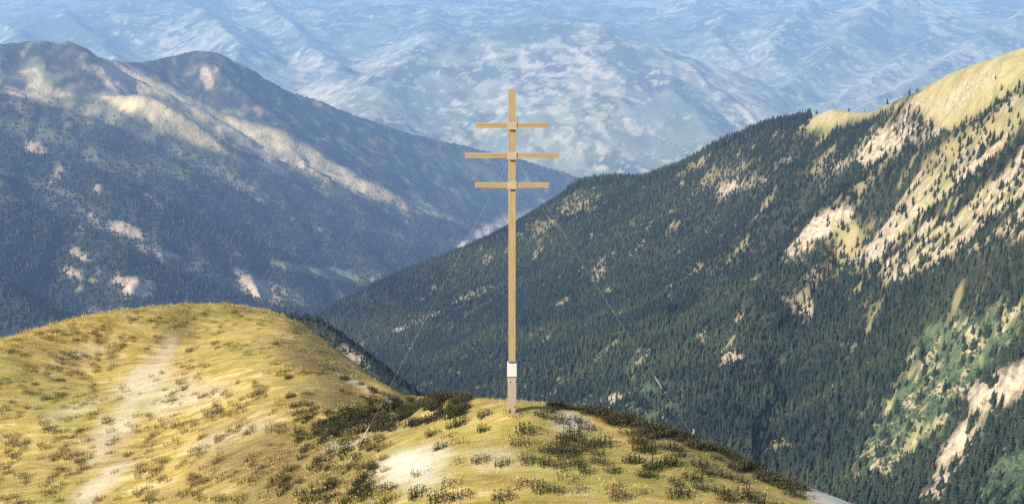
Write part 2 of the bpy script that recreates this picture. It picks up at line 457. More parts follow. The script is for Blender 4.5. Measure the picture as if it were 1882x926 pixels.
def spur_masks(x, y, z, px, py):
    al = x * fl[0] + y * fl[1]; ac = -x * fl[1] + y * fl[0]
    j = fbm(x / 60, y / 60, 4, 60)
    jf = fbm(x / 22, y / 22, 3, 63)
    streak = fbm(al / 110, ac / 16, 4, 66)
    pj = px + 14 * jf + 18 * j; qj = py + 10 * fbm(x / 30, y / 30, 3, 70)
    rock = np.zeros_like(x); grass = np.zeros_like(x); lush = np.zeros_like(x)
    # bare golden crest
    crest = [(1668, 178), (1750, 122), (1890, 70), (2300, 10), (2300, 120), (1890, 150), (1800, 212), (1748, 248), (1715, 235), (1690, 205)]
    grass = np.maximum(grass, polymask(pj, qj, crest, 8))
    grass = np.maximum(grass, 0.9 * polymask(pj, qj, [(1472, 245), (1500, 200), (1530, 185), (1600, 198), (1650, 180), (1640, 200), (1580, 222), (1540, 232)], 6))
    grass = np.maximum(grass, 0.85 * polymask(pj, qj, [(1700, 292), (1800, 225), (1890, 155), (1890, 215), (1800, 270), (1740, 300)], 8))
    # rock faces and scree
    for poly, s in [([(1562, 292), (1600, 242), (1650, 222), (1692, 236), (1655, 282), (1605, 302), (1570, 304)], 1.0),
                    ([(1508, 345), (1540, 300), (1566, 288), (1570, 300), (1535, 325)], 0.9),
                    ([(1436, 478), (1490, 402), (1562, 368), (1556, 398), (1510, 440), (1456, 476)], 1.0),
                    ([(1685, 915), (1738, 815), (1798, 722), (1890, 648), (1890, 712), (1812, 775), (1765, 850), (1728, 918)], 1.0),
                    ([(1088, 755), (1108, 722), (1140, 715), (1160, 745), (1130, 765)], 0.9),
                    ([(1650, 240), (1690, 215), (1715, 235), (1690, 262)], 0.8)]:
        rock = np.maximum(rock, s * polymask(pj, qj, poly, 7))
    for (cx, cy, rx, ry, a, s) in [(1745, 185, 46, 18, -30, .8), (1700, 245, 30, 20, -20, .8), (1800, 150, 54, 14, -28, .65), (1690, 195, 30, 16, -30, .7), (1530, 215, 30, 10, 0, .6), (1830, 250, 40, 14, -35, .7), (1860, 190, 30, 10, -35, .8), (1345, 345, 26, 14, -20, .9), (1295, 270, 14, 12, -40, .6), (1482, 572, 16, 26, 10, .9), (1448, 548, 26, 14, -20, .6), (1345, 655, 22, 16, 0, .9),
                                   (1100, 500, 14, 24, 30, .6), (735, 605, 24, 8, -30, .9), (860, 548, 60, 8, -24, .6), (790, 580, 60, 7, -26, .6), (895, 480, 12, 5, -30, .8),
                                   (1655, 500, 34, 12, -45, .8), (1600, 470, 26, 20, 0, .5), (1180, 640, 18, 12, 0, .5), (1500, 505, 20, 26, 20, .5), (1440, 300, 22, 8, -25, .5), (1395, 335, 20, 8, -25, .5),
                                   (1290, 610, 10, 16, 0, .5), (1560, 640, 18, 10, 0, .4), (1840, 440, 60, 12, -35, .7), (1780, 300, 30, 20, -20, .7)]:
        rock = np.maximum(rock, s * sstep(1.25, 0.55, ell(px, py, cx, cy, rx, ry, a) + 0.55 * j + 0.5 * jf))
    for (cx, cy, rx, ry, a, s) in [(1565, 455, 50, 42, -30, .85), (1060, 372, 46, 26, -10, .5), (1280, 300, 34, 10, -35, .6), (1330, 320, 60, 12, -20, .5), (1650, 420, 60, 26, -40, .7),
                                   (1720, 340, 50, 22, -40, .8), (990, 420, 40, 20, -20, .35), (1520, 300, 40, 14, -30, .5), (1320, 500, 40, 12, -35, .35), (1600, 560, 40, 16, -30, .4)]:
        grass = np.maximum(grass, s * sstep(1.35, 0.5, ell(px, py, cx, cy, rx, ry, a) + 0.6 * j + 0.4 * jf))
    # streaks of scree and turf running down the upper right slope
    zone = polymask(pj, qj, [(1560, 470), (1660, 330), (1760, 290), (1890, 190), (2300, 100), (2300, 520), (1890, 430), (1750, 460), (1640, 520)], 20)
    rock = np.maximum(rock, zone * sstep(0.02, 0.22, streak + 0.3 * jf))
    grass = np.maximum(grass, zone * 0.9 * sstep(-0.22, 0.0, streak + 0.2 * jf))
    # low right, lush avalanche slope
    lz = polymask(pj, qj, [(1560, 870), (1590, 780), (1680, 672), (1715, 600), (1800, 570), (1890, 560), (1860, 640), (1790, 715), (1725, 800), (1640, 880)], 18)
    lush = np.maximum(lush, lz)
    lush = np.maximum(lush, 0.9 * polymask(pj, qj, [(1780, 926), (1830, 850), (1890, 790), (2200, 700), (2200, 960)], 10))
    lush = np.maximum(lush, 0.7 * sstep(1.3, 0.5, ell(px, py, 1190, 715, 60, 50, 0) + 0.6 * j))
    blot = fbm(x / 13, y / 13, 3, 80)
    rock = np.maximum(rock, lz * 0.85 * sstep(0.22, 0.42, blot))
    grass = np.maximum(grass, lz * 0.9 * sstep(0.02, 0.25, blot))
    sm = fbm(x / 34, y / 34, 3, 90)
    grass = np.maximum(grass, 0.6 * sstep(0.36, 0.55, sm))
    rock = rock * np.clip(0.85 + 0.8 * streak + 0.3 * jf + 1.0 * fbm(al / 70, ac / 5.5, 3, 68), 0.15, 1)
    return {'rock': rock, 'grass': grass, 'lush': lush}

def slope_mat(name, floor_a, floor_b, grass_a, grass_b, lush_a, lush_b, rock_a, rock_b, sc, bumpd):
    m = NT(name)
    n1 = m.noise(m.pos((1, 1, 1)), sc, 6, 0.6, 0.3)
    n2 = m.noise(m.pos((1, 1, 1)), sc * 3.7, 5, 0.65)
    c = m.mix(m.ramp(n2, [(0.35, 0.0), (0.65, 1.0)]), floor_a, floor_b)
    c = m.mix(m.attr('lush'), c, m.mix(m.ramp(n1, [(0.4, 0.0), (0.6, 1.0)]), lush_a, lush_b))
    c = m.mix(m.attr('grass'), c, m.mix(m.ramp(n1, [(0.38, 0.0), (0.62, 1.0)]), grass_a, grass_b))
    c = m.mix(m.attr('rock'), c, m.mix(m.ramp(n2, [(0.36, 0.0), (0.56, 1.0)]), rock_a, rock_b))
    m.col(c)
    m.bump(m.math('ADD', n1, m.math('MULTIPLY', n2, 0.4)), bumpd, 0.7)
    return m.m

spur_mat = slope_mat('spur_ground', (0.017, 0.022, 0.013), (0.042, 0.043, 0.024), (0.387, 0.304, 0.132), (0.282, 0.238, 0.093),
                     (0.034, 0.062, 0.030), (0.11, 0.14, 0.06), (0.23, 0.155, 0.09), (0.52, 0.41, 0.275), 0.05, 8.0)
sheet('mountain_slope', spur, 380, 2300, 4, 300, 3400, 430, spur_masks, spur_mat)

# wooded shoulder just behind the grassy hill
sh = [(440, 590, 800), (480, 584, 790), (520, 580, 775), (560, 582, 765), (600, 597, 755), (650, 634, 740), (700, 673, 722), (740, 705, 705), (790, 742, 690), (860, 780, 675)]
pts = []
for q in sh:
    p = P(*q); pts.append(p)
    for s, z in ((60, 40), (200, 150)):
        pts.append(p + np.array((s * 0.9, s * 0.6, -z)))
    for s, z in ((60, 30), (250, 110)):
        pts.append(p + np.array((-s * 0.9, -s * 0.6, -z * 1.0)))
shoulder = Field(pts, 12, 100.0)
shoulder.sil = ([0] + [q[0] for q in sh] + [1200], [560] + [q[1] + 2 for q in sh] + [960], 0.0008)
shoulder.detail = lambda x, y: 4 * fbm(x / 40, y / 40, 4, 31)
def shoulder_masks(x, y, z, px, py):
    j = fbm(x / 30, y / 30, 4, 35)
    return {'rock': 0.7 * sstep(1.2, 0.5, ell(px, py, 655, 655, 40, 12, 35) + 0.6 * j), 'grass': 0.5 * sstep(0.1, 0.4, j), 'lush': 0.0 * x}
sheet('shoulder', shoulder, 250, 1000, 5, 560, 900, 90, shoulder_masks, spur_mat)

# ================================================================ LEFT RANGE and the valley
sky_left = [(-800, 120, 5000), (-400, 80, 5500), (-150, 85, 5800), (0, 80, 6000), (60, 75, 6050), (125, 75, 6100), (165, 92, 6200), (200, 110, 6400), (260, 114, 6700), (310, 104, 6900), (360, 93, 7000), (400, 97, 7000),
            (460, 126, 7150), (520, 158, 7300), (650, 208, 7700), (740, 242, 8000), (860, 268, 8300), (960, 293, 8600), (1065, 322, 8900), (1150, 350, 9000)]
pts = [P(*q) for q in sky_left]
for q in sky_left:
    p = P(*q)
    for s, z in ((500, 280), (1600, 850)):
        t = p + np.array((s * 0.5, s, -z)); t[2] = max(t[2], -1750); pts.append(t)
for q in [(0, 158, 5000), (0, 250, 4300), (0, 340, 3700), (0, 500, 3000), (0, 610, 2700), (-400, 300, 3500), (-400, 600, 2300), (-800, 400, 2600), (-800, 700, 1900), (130, 610, 2850),
          (250, 300, 4750), (250, 450, 3900), (250, 200, 5700), (480, 300, 6050), (480, 400, 5200), (480, 480, 4400), (700, 420, 6000), (640, 330, 6850), (780, 300, 7750),
          (640, 450, 5300), (860, 380, 7300), (800, 430, 6300), (110, 400, 3800), (360, 520, 3700), (400, 250, 6100), (560, 230, 7200), (900, 330, 8100),
          (870, 457, 6100), (840, 468, 5700), (740, 503, 4900), (690, 530, 4500), (560, 568, 3800), (400, 625, 3250), (200, 680, 2750), (0, 740, 2300), (-400, 850, 1800),
          (900, 425, 6900), (960, 405, 7300), (1050, 370, 8000), (1150, 380, 8000), (1300, 400, 8000)]:
    pts.append(P(*q))
rangef = Field(pts, 70, 2000.0)
rangef.sil = ([q[0] for q in sky_left] + [1420], [q[1] for q in sky_left] + [400], 0.0005)
range_ridges = [(sky_left[2:], 0.50, 0.8), 
    ([(215, 117, 6500), (300, 152, 6400), (400, 205, 6300), (530, 240, 6300), (600, 290, 6300), (680, 330, 6350), (780, 370, 6500), (900, 414, 6750)], 0.46, 1.0),
    ([(95, 138, 5800), (150, 165, 5700), (200, 176, 5600), (270, 174, 5500), (340, 208, 5450), (400, 258, 5400), (480, 308, 5400), (600, 362, 5500), (700, 418, 5600), (850, 457, 5850)], 0.46, 1.0),
    ([(-400, 90, 4600), (-200, 120, 4700), (0, 157, 4700), (90, 185, 4700), (200, 228, 4650), (300, 280, 4650), (480, 378, 4750), (640, 427, 4900), (760, 462, 5100)], 0.44, 0.9),
    ([(-400, 160, 4000), (-200, 205, 4000), (0, 250, 4000), (150, 300, 3950), (300, 360, 3950), (480, 450, 4000), (640, 512, 4250)], 0.42, 0.9),
    ([(-500, 230, 3300), (-200, 290, 3300), (0, 345, 3300), (120, 400, 3300), (250, 455, 3250), (400, 522, 3300), (540, 566, 3450)], 0.40, 0.9),
    ([(-600, 330, 2700), (-300, 420, 2700), (0, 497, 2600), (80, 562, 2550), (160, 640, 2500)], 0.40, 0.9),
    ([(600, 190, 7500), (700, 255, 7450), (800, 302, 7500), (900, 347, 7700), (970, 378, 7850)], 0.42, 0.9),
    ([(128, 80, 6100), (150, 110, 5950), (165, 150, 5800)], 0.5, 0.6), ([(370, 95, 6980), (400, 130, 6750), (470, 190, 6500)], 0.5, 0.6)]
range_ridges = [([P(*q) for q in r_], a_, b_) for r_, a_, b_ in range_ridges]
floor_pts = [P(*q) for q in [(870, 460, 6100), (840, 472, 5700), (740, 507, 4900), (690, 534, 4500), (560, 575, 3800), (400, 632, 3250), (200, 690, 2750), (0, 750, 2300), (-400, 860, 1800), (900, 428, 6900), (960, 407, 7300),
                             (1050, 372, 8000), (1150, 380, 8000), (1300, 400, 8000), (-200, 560, 3200), (200, 560, 3300), (400, 540, 3900)]]
rfloor = Field(floor_pts, 200, 2000.0)
def range_full(x, y):
    jx = x + 60 * fbm(x / 500, y / 500, 4, 105); jy = y + 60 * fbm(x / 500, y / 500, 4, 106)
    z = np.minimum(rfloor(x, y), -640.0) - 25
    for k_, (r_, a_, b_) in enumerate(range_ridges):
        q = roof(jx, jy, r_, a_, b_, 150 + 20 * (k_ % 3), 110 + k_)
        z = np.where(np.abs(q - z) > 60, np.maximum(q, z), 0.5 * (q + z) + (q - z) ** 2 / 240 + 15)   # rounded gully floors
    z = z + 10 * fbm(x / 160, y / 160, 4, 121)
    return rangef.cap(x, y, z)
def range_detail(x, y):
    return 0
rangef.__class__ = type('RangeField', (Field,), {'__call__': lambda self, x, y: range_full(np.asarray(x, float), np.asarray(y, float))})


def range_masks(x, y, z, px, py):
    j = fbm(x / 240, y / 240, 5, 160); jf = fbm(x / 80, y / 80, 4, 163)
    pj = px + 14 * j + 8 * jf; qj = py + 6 * fbm(x / 200, y / 200, 4, 170)
    rock = np.zeros_like(x); grass = np.zeros_like(x); lush = np.zeros_like(x)
    for poly, s in [([(190, 172), (270, 176), (338, 212), (398, 262), (415, 282), (370, 268), (300, 240), (230, 205)], 1.0),
                    ([(160, 120), (215, 115), (330, 170), (400, 208), (520, 242), (600, 292), (680, 334), (780, 374), (850, 405), (760, 395), (640, 345), (500, 295), (400, 240), (300, 180), (200, 165)], 0.95),
                    ([(30, 130), (60, 125), (90, 160), (80, 175), (50, 165)], 0.8), ([(60, 165), (95, 182), (85, 188), (55, 178)], 1.0),
                    ([(640, 445), (480, 470), (500, 485), (600, 508), (690, 525), (700, 515)], 0.0),
                    ([(850, 455), (870, 420), (940, 395), (1000, 385), (1060, 395), (960, 410), (900, 440)], 0.7)]:
        grass = np.maximum(grass, s * polymask(pj, qj, poly, 9))
    grass *= np.clip(0.95 + 0.6 * jf + 0.3 * j, 0, 1)
    for (cx, cy, rx, ry, a, s) in [(230, 425, 40, 15, 20, 1), (300, 467, 55, 8, 14, .9), (250, 530, 34, 20, 25, 1), (145, 470, 30, 7, 15, .7), (135, 503, 24, 9, 25, .7), (475, 530, 56, 20, 24, .9),
                                   (500, 310, 40, 9, 24, .9), (230, 130, 50, 12, 20, .6), (380, 140, 10, 22, -20, .8), (60, 275, 24, 10, 10, .6), (660, 350, 46, 14, 24, .5), (890, 430, 40, 10, -20, .8),
                                   (30, 172, 26, 6, 14, .8), (290, 375, 40, 5, 35, .5), (110, 172, 26, 5, 10, .7)]:
        rock = np.maximum(rock, s * sstep(1.3, 0.5, ell(px, py, cx, cy, rx, ry, a) + 0.5 * j + 0.5 * jf))
    for (cx, cy, rx, ry, a, s) in [(590, 500, 115, 11, 12, 1.3), (530, 540, 70, 12, 22, .6), (100, 350, 60, 12, 20, .5), (330, 320, 60, 14, 25, .5), (400, 330, 40, 12, 25, .5), (200, 290, 60, 14, 20, .5),
                                   (75, 140, 30, 22, 40, .6), (60, 240, 70, 14, 15, .6), (840, 300, 90, 14, 16, .35), (930, 340, 60, 10, 18, .4), (560, 400, 60, 10, 24, .4)]:
        lush = np.maximum(lush, s * sstep(1.3, 0.5, ell(px, py, cx, cy, rx, ry, a) + 0.5 * j + 0.4 * jf))
    lush = np.maximum(lush, 0.4 * sstep(0.25, 0.55, j + 0.3 * jf))
    grass = np.maximum(grass, 0.45 * sstep(0.42, 0.7, jf))
    for line, wd, s in [([(0, 157), (90, 185), (200, 228), (300, 280), (480, 378), (640, 427), (760, 462)], 38, .6), ([(0, 250), (150, 300), (300, 360), (480, 450), (640, 512)], 34, .5),
                        ([(0, 345), (120, 400), (250, 455), (400, 522), (540, 566)], 30, .5), ([(200, 176), (270, 174), (340, 208), (400, 258), (480, 308), (600, 362), (700, 418), (850, 457)], 30, .35)]:
        above = np.interp(px, [q[0] for q in line], [q[1] for q in line]) - py
        band = sstep(0, 5, above) * sstep(wd * 1.6, wd * 0.4, above) * s * 0.6 * np.clip(0.7 + 0.9 * j + 0.7 * jf, 0, 1)
        lush = np.maximum(lush, band); grass = np.maximum(grass, 0.55 * band * sstep(0.0, 0.4, jf + j))
    floor = polymask(px + 5 * jf, py + 3 * j, [(835, 455), (868, 428), (900, 414), (960, 396), (1070, 388), (1070, 410), (960, 420), (905, 445), (860, 460)], 4)
    rock = np.maximum(rock, floor * sstep(-0.1, 0.25, jf)); grass = np.maximum(grass, floor * 0.8)
    up = sstep(250, 150, py - 0.22 * px)         # above the tree line: thin brown turf
    grass = np.maximum(grass, 0.22 * up * sstep(-0.1, 0.5, jf))
    return {'rock': rock, 'grass': grass, 'lush': lush}
range_mat = slope_mat('range_ground', (0.016, 0.022, 0.016), (0.036, 0.040, 0.024), (0.62, 0.48, 0.25), (0.44, 0.35, 0.17),
                      (0.10, 0.125, 0.055), (0.20, 0.23, 0.10), (0.44, 0.28, 0.17), (0.60, 0.46, 0.31), 0.012, 22.0)
sheet('mountain_range', rangef, -900, 1420, 4, 1700, 9600, 400, range_masks, range_mat, zmax=-5)

# ================================================================ FAR MOUNTAINS across the main valley
pts = []
for q in [(640, 192, 10600), (560, 160, 11000), (740, 246, 9900), (860, 270, 9600), (960, 300, 9200), (1065, 324, 9000), (1180, 328, 9000), (1300, 290, 9300), (1450, 265, 9900), (400, 110, 11200), (200, 118, 11000), (0, 100, 10500), (-500, 100, 10500), (-900, 150, 10000),
          (1600, 220, 10300), (1900, 200, 10300), (2500, 200, 10300),
          (700, 120, 12600), (850, 68, 12700), (950, 48, 12700), (1030, 40, 12700), (1100, 43, 12600), (1180, 76, 12200), (1250, 113, 11700), (1330, 166, 11200), (1400, 216, 10700),
          (1000, 180, 10800), (1150, 210, 10300), (850, 170, 11200), (1250, 230, 10200),
          (860, 40, 15500), (700, 60, 15000), (500, 90, 14200), (300, 105, 13500), (1150, 45, 15500), (1250, 75, 14600), (1350, 120, 13600), (1430, 165, 12900), (1480, 205, 12200),
          (0, 42, 16000), (120, 24, 16200), (200, 8, 16500), (300, 0, 17000), (100, 60, 15000), (250, 60, 14500), (-300, 60, 15500),
          (1340, 20, 17000), (1450, 5, 16500), (1560, 60, 14500), (1640, 40, 15200), (1500, 110, 13600), (1700, 90, 13400), (1600, 150, 12200), (1800, 60, 13800), (1882, 20, 15000), (1882, 90, 13000), (1750, 140, 12000), (2200, 40, 13500), (2500, 60, 13000),
          (-900, -28, 23000), (-400, -26, 23000), (0, -22, 23000), (400, -27, 22500), (800, -24, 22500), (1200, -27, 22500), (1600, -30, 22500), (2000, -28, 22500), (2600, -30, 22500),
          (500, 20, 18500), (700, 10, 19000), (950, 8, 19000), (1150, 12, 19000), (100, 5, 20000), (600, 40, 16500), (1000, 22, 16800)]:
    pts.append(P(*q))
for a in (0, 120, 200, 300):       # the saddle behind the ridge at the far left
    p = P(a, {0: 42, 120: 24, 200: 8, 300: 0}[a], 16300) + np.array((0, 1500, -330)); pts.append(p)
for q in [(850, 68, 12700), (950, 48, 12700), (1030, 40, 12700), (1100, 43, 12600), (1180, 76, 12200), (1250, 113, 11700), (1330, 166, 11200)]:
    p = P(*q); pts.append(p + np.array((500, 900, -260)))
far = Field(pts, 150, 4000.0)
far_ridges = [
    ([(600, 215, 10300), (640, 190, 10700), (700, 130, 11800), (850, 70, 12600), (950, 47, 12800), (1030, 40, 12800), (1100, 43, 12700), (1180, 76, 12300), (1250, 113, 11800), (1330, 166, 11200), (1400, 216, 10700), (1450, 262, 10200)], 0.34, 0.6),
    ([(760, 105, 12000), (700, 170, 10900), (660, 205, 10300)], 0.3, 0.3), ([(1180, 76, 12250), (1240, 160, 11100), (1330, 250, 10000)], 0.34, 0.34),
    ([(1650, -30, 17500), (1600, 20, 16000), (1560, 60, 15000), (1500, 110, 13800), (1440, 165, 12600), (1400, 203, 11900)], 0.42, 0.5), ([(1720, 60, 14800), (1660, 100, 13900), (1580, 150, 12900), (1500, 202, 11900)], 0.45, 0.5),
    ([(1960, -20, 16500), (1882, 20, 15200), (1800, 65, 14000), (1740, 110, 13000), (1640, 165, 11800), (1560, 215, 10900)], 0.42, 0.5), ([(2300, 40, 13800), (2100, 60, 13500), (1900, 85, 13000), (1800, 115, 12400), (1700, 165, 11500), (1600, 212, 10700)], 0.42, 0.5),
    ([(1250, -15, 20000), (1330, 20, 17500), (1300, 60, 16000), (1350, 110, 14600), (1410, 160, 13200)], 0.4, 0.45), ([(1480, 0, 17500), (1430, 60, 15500), (1420, 110, 14200)], 0.42, 0.42),
    ([(-700, 110, 14500), (-300, 70, 15500), (0, 42, 16000), (120, 24, 16400), (200, 8, 16800), (350, -5, 18000), (500, -12, 19000)], 0.26, 0.6), ([(330, 0, 17500), (400, 35, 15500), (430, 70, 14200), (440, 112, 13000)], 0.36, 0.4),
    ([(480, -5, 18500), (540, 50, 16000), (600, 110, 14000), (640, 160, 12500)], 0.36, 0.4), ([(560, 15, 18000), (720, 8, 18500), (860, 10, 18500), (1000, 8, 19000), (1200, 12, 19500)], 0.28, 0.6),
    ([(800, 12, 18300), (780, 60, 15500), (740, 110, 13500)], 0.36, 0.4), ([(120, 24, 16300), (180, 70, 14500), (220, 107, 13200)], 0.36, 0.4), ([(0, 42, 15900), (60, 70, 14500), (120, 100, 13200)], 0.36, 0.4), ([(960, 10, 18900), (1000, 30, 16500), (1020, 38, 14500)], 0.34, 0.4)]
far_ridges = [([P(*q) for q in r_], a_, b_) for r_, a_, b_ in far_ridges]
def far_full(x, y):
    jx = x + 150 * fbm(x / 1200, y / 1200, 4, 205); jy = y + 150 * fbm(x / 1200, y / 1200, 4, 206)
    z = np.minimum(far.base(x, y), -60) - 150 - 260 * sstep(18500, 14500, y) * sstep(8800, 10500, y) + 90 * (ridged(jx / 3000, jy / 3000, 4, 212, 0.45) - 0.4)
    for k_, (r_, a_, b_) in enumerate(far_ridges):
        if k_ == 0:      # the broad dome: the highest of its flanks, so that it stays smooth
            q = np.maximum.reduce([roof(jx, jy, [r_[i], r_[i + 1]], a_, b_, 900, 210, 0.0) for i in range(len(r_) - 1)])
        else:
            q = roof(jx, jy, r_, a_, b_, 380 + 60 * (k_ % 3), 210 + k_, 0.0 if k_ in (1, 2) else 0.13)
        z = np.where(np.abs(q - z) > 120, np.maximum(q, z), 0.5 * (q + z) + (q - z) ** 2 / 480 + 30)
    z = z + 45 * fbm(jx / 1100, jy / 1100, 3, 225) * sstep(15500, 12500, y)
    return z + 14 * fbm(x / 300, y / 300, 4, 221)
far.__class__ = type('FarField', (Field,), {'__call__': lambda self, x, y: far_full(np.asarray(x, float), np.asarray(y, float))})
def far_masks(x, y, z, px, py):
    wx = x + 90 * fbm(x / 300, y / 300, 3, 250); wy = y + 90 * fbm(x / 300, y / 300, 3, 251)
    a = fbm((wx + 0.35 * wy) / 230, (wy - 0.35 * wx) / 330, 4, 260, 0.6)
    b = fbm((wx + 0.35 * wy) / 120, (wy - 0.35 * wx) / 210, 4, 264, 0.6)
    l = fbm(x / 1500, y / 2300, 4, 270)
    low = sstep(-700, -1350, z)
    dome = sstep(1.15, 0.6, ell(px, py, 900, 230, 290, 95, 0))
    woods = sstep(1.2, 0.5, ell(px, py, 1180, 130, 150, 40, 38)) + sstep(1.2, 0.5, ell(px, py, 960, 62, 110, 22, 0)) + sstep(1.2, 0.6, ell(px, py, 150, 60, 160, 30, 0))
    k = 0.55 * l + 0.12 * low + 0.05 * dome - 0.25 * woods - 0.10 * sstep(13500, 16000, y)
    grass = sstep(0.08, 0.30, a + k) * 0.9
    rock = sstep(0.22, 0.42, b + 0.9 * k) * 0.8
    lush = sstep(-0.1, 0.15, fbm(x / 600, y / 700, 5, 280, 0.6) + 0.3 * low - 0.3 * woods)
    return {'rock': rock, 'grass': grass, 'lush': lush}
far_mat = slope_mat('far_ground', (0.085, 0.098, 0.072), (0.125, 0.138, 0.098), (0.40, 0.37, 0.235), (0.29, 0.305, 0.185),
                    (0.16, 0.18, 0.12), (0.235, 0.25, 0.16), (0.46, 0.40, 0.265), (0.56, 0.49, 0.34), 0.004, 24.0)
sheet('far_mountains', far, -800, 2700, 5, 8300, 25500, 370, far_masks, far_mat, zmax=-5)

# ================================================================ FORESTS
def cones(x, y, z, h, r, tiers, sides, tr=None):
    """many small conifers joined in one array: stacked ragged cones"""
    n = len(x); V = []; Fc = []; base = 0; rn = []
    per = tiers * (sides + 1)
    v = np.empty((n, per, 3)); k = 0
    f = []
    tr = rng.random(n) if tr is None else tr
    lean = rng.normal(0, 0.03, (n, 2))
    for t in range(tiers):
        lo = 0.10 + 0.75 * t / tiers
        hi = 1.0 if t == tiers - 1 else lo + 0.95 / tiers + 0.12
        rad = r * (1 - 0.8 * t / tiers)
        v[:, k, 0] = x + lean[:, 0] * h * hi; v[:, k, 1] = y + lean[:, 1] * h * hi; v[:, k, 2] = z + h * hi
        a0 = rng.random(n) * 6.283
        for s in range(sides):
            a = a0 + 6.283 * s / sides + rng.normal(0, 0.2, n)
            rr = rad * rng.uniform(0.65, 1.25, n)
            v[:, k + 1 + s, 0] = x + rr * np.cos(a) + lean[:, 0] * h * lo
            v[:, k + 1 + s, 1] = y + rr * np.sin(a) + lean[:, 1] * h * lo
            v[:, k + 1 + s, 2] = z + h * (lo + rng.uniform(-0.05, 0.05, n))
            f.append((k, k + 1 + s, k + 1 + (s + 1) % sides))
        k += sides + 1
    f = np.array(f)
    fc = (np.arange(n)[:, None, None] * per + f[None]).reshape(-1, 3)
    return v.reshape(-1, 3), fc, np.repeat(tr, per)

def foliage_mat(name, stops, sc):
    m = NT(name, 0.85)
    c = m.ramp(m.attr('tint'), stops)
    n = m.noise(m.pos(), sc, 3, 0.6)
    c = m.mix(0.7, c, m.ramp(n, [(0.3, 0.45), (0.7, 1.0)]), 'MULTIPLY')
    m.col(c)
    return m.m
fol_spur = foliage_mat('conifer_needles', [(0.0, (0.009, 0.017, 0.012)), (0.45, (0.015, 0.026, 0.015)), (0.78, (0.027, 0.043, 0.020)), (0.93, (0.050, 0.060, 0.025)), (1.0, (0.068, 0.046, 0.028))], 0.5)
fol_far = foliage_mat('far_needles', [(0.0, (0.013, 0.022, 0.016)), (0.7, (0.030, 0.042, 0.025)), (1.0, (0.065, 0.072, 0.036))], 0.05)

def scatter(f, masks, n, px0, px1, d0, d1):
    """random spots on the ground of a sheet, even per square metre"""
    d = np.sqrt(rng.uniform(d0 ** 2, d1 ** 2, n))
    px = rng.uniform(px0, px1, n)
    x = (px - CX) / F * d * 1.03; y = CAMY + d
    z = f(x, y)
    q, r_ = proj(x, y, z)
    k = (r_ > -60) & (r_ < 1050)
    x, y, z, q, r_ = x[k], y[k], z[k], q[k], r_[k]
    mk = masks(x, y, z, q, r_)
    return x, y, z, q, r_, mk

def seen(x, y, z, fields, n=48):
    """not hidden behind any of the nearer surfaces"""
    ok = np.ones(len(x), bool)
    for f, d0, d1 in fields:
        dd = y - CAMY
        for t in np.linspace(0, 1, n):
            s = d0 + (d1 - d0) * t
            fr = s / dd
            xx = x * fr; yy = CAMY + s; zz = CAMZ + (z - CAMZ) * fr
            ok &= (zz > f(xx, np.full_like(xx, yy)) - 0.05) | (fr > 0.985)
    return ok

x, y, z, q, r_, mk = scatter(spur, spur_masks, 230000, 420, 2150, 420, 2650)
clear = np.maximum(np.maximum(mk['rock'], mk['grass'] * 0.9), mk['lush'] * 0.85)
gully = polymask(q, r_, [(1690, 915), (1735, 812), (1795, 716), (1890, 642), (1890, 735), (1805, 800), (1765, 880), (1740, 920)], 6)
clear = clear * (1 - 0.16 * gully * (fbm(x / 14, y / 14, 2, 350) > 0.1))
dens = np.clip(1.0 - clear, 0.03, 1) * np.clip(1.0 + 0.5 * fbm(x / 60, y / 60, 3, 300), 0.5, 1)
golden = polymask(q, r_, [(1668, 185), (1750, 122), (1890, 70), (2300, 10), (2300, 120), (1890, 150), (1800, 212), (1748, 248), (1715, 235)], 2) > 0.5
golden |= polymask(q, r_, [(1478, 255), (1500, 190), (1600, 180), (1720, 120), (1735, 170), (1650, 200), (1600, 222), (1540, 238)], 2) > 0.5
crest_shrub = (rng.random(len(x)) < 0.10) & (fbm(x / 30, y / 30, 3, 345) > 0.15)
keep = (rng.random(len(x)) < dens) & (~golden | crest_shrub)
x, y, z, q, r_ = x[keep], y[keep], z[keep], q[keep], r_[keep]
x2, y2, z2, q2, r2, _m = scatter(shoulder, shoulder_masks, 4200, 330, 980, 600, 800)
src = np.r_[np.zeros(len(x)), np.ones(len(x2))]
x = np.r_[x, x2]; y = np.r_[y, y2]; z = np.r_[z, z2]; q = np.r_[q, q2]; r_ = np.r_[r_, r2]
H = rng.uniform(5.5, 11.5, len(x)) * np.interp(r_, [250, 700], [0.85, 1.1]) * (1 + 0.1 * rng.normal(size=len(x))) * np.where(src > 0, 0.5, 1.0)
_sk = np.array(SPUR_SIL, float)
H = H * np.where((src == 0) & (np.abs(r_ - np.interp(q, _sk[:, 0], _sk[:, 1])) < 9) & (q > 1040) & (q < 1490), rng.uniform(0.9, 1.9, len(x)), 1.0)
RAD = H * rng.uniform(0.15, 0.24, len(x))
z = z - 0.4
cand = (q > -5) & (q < 1887) & (r_ > 20) & (r_ < 935)
vis = np.zeros(len(x), bool)
idx = np.nonzero(cand & (y < 1400))[0]
vis[idx] = seen(x[idx], y[idx], z[idx] + H[idx] * 0.6, [(summit, 12, 75)]) & seen(x[idx], y[idx], z[idx] + H[idx] * 0.8, [(spur, 560, 1300)], 40)
size = np.where(vis, H / (y - CAMY), 0)
order = np.argsort(-size)
big_ids = order[:300]
rest = np.ones(len(x), bool); rest[big_ids] = False
nearm = rest & (y < 1350); farm = rest & (y >= 1350)
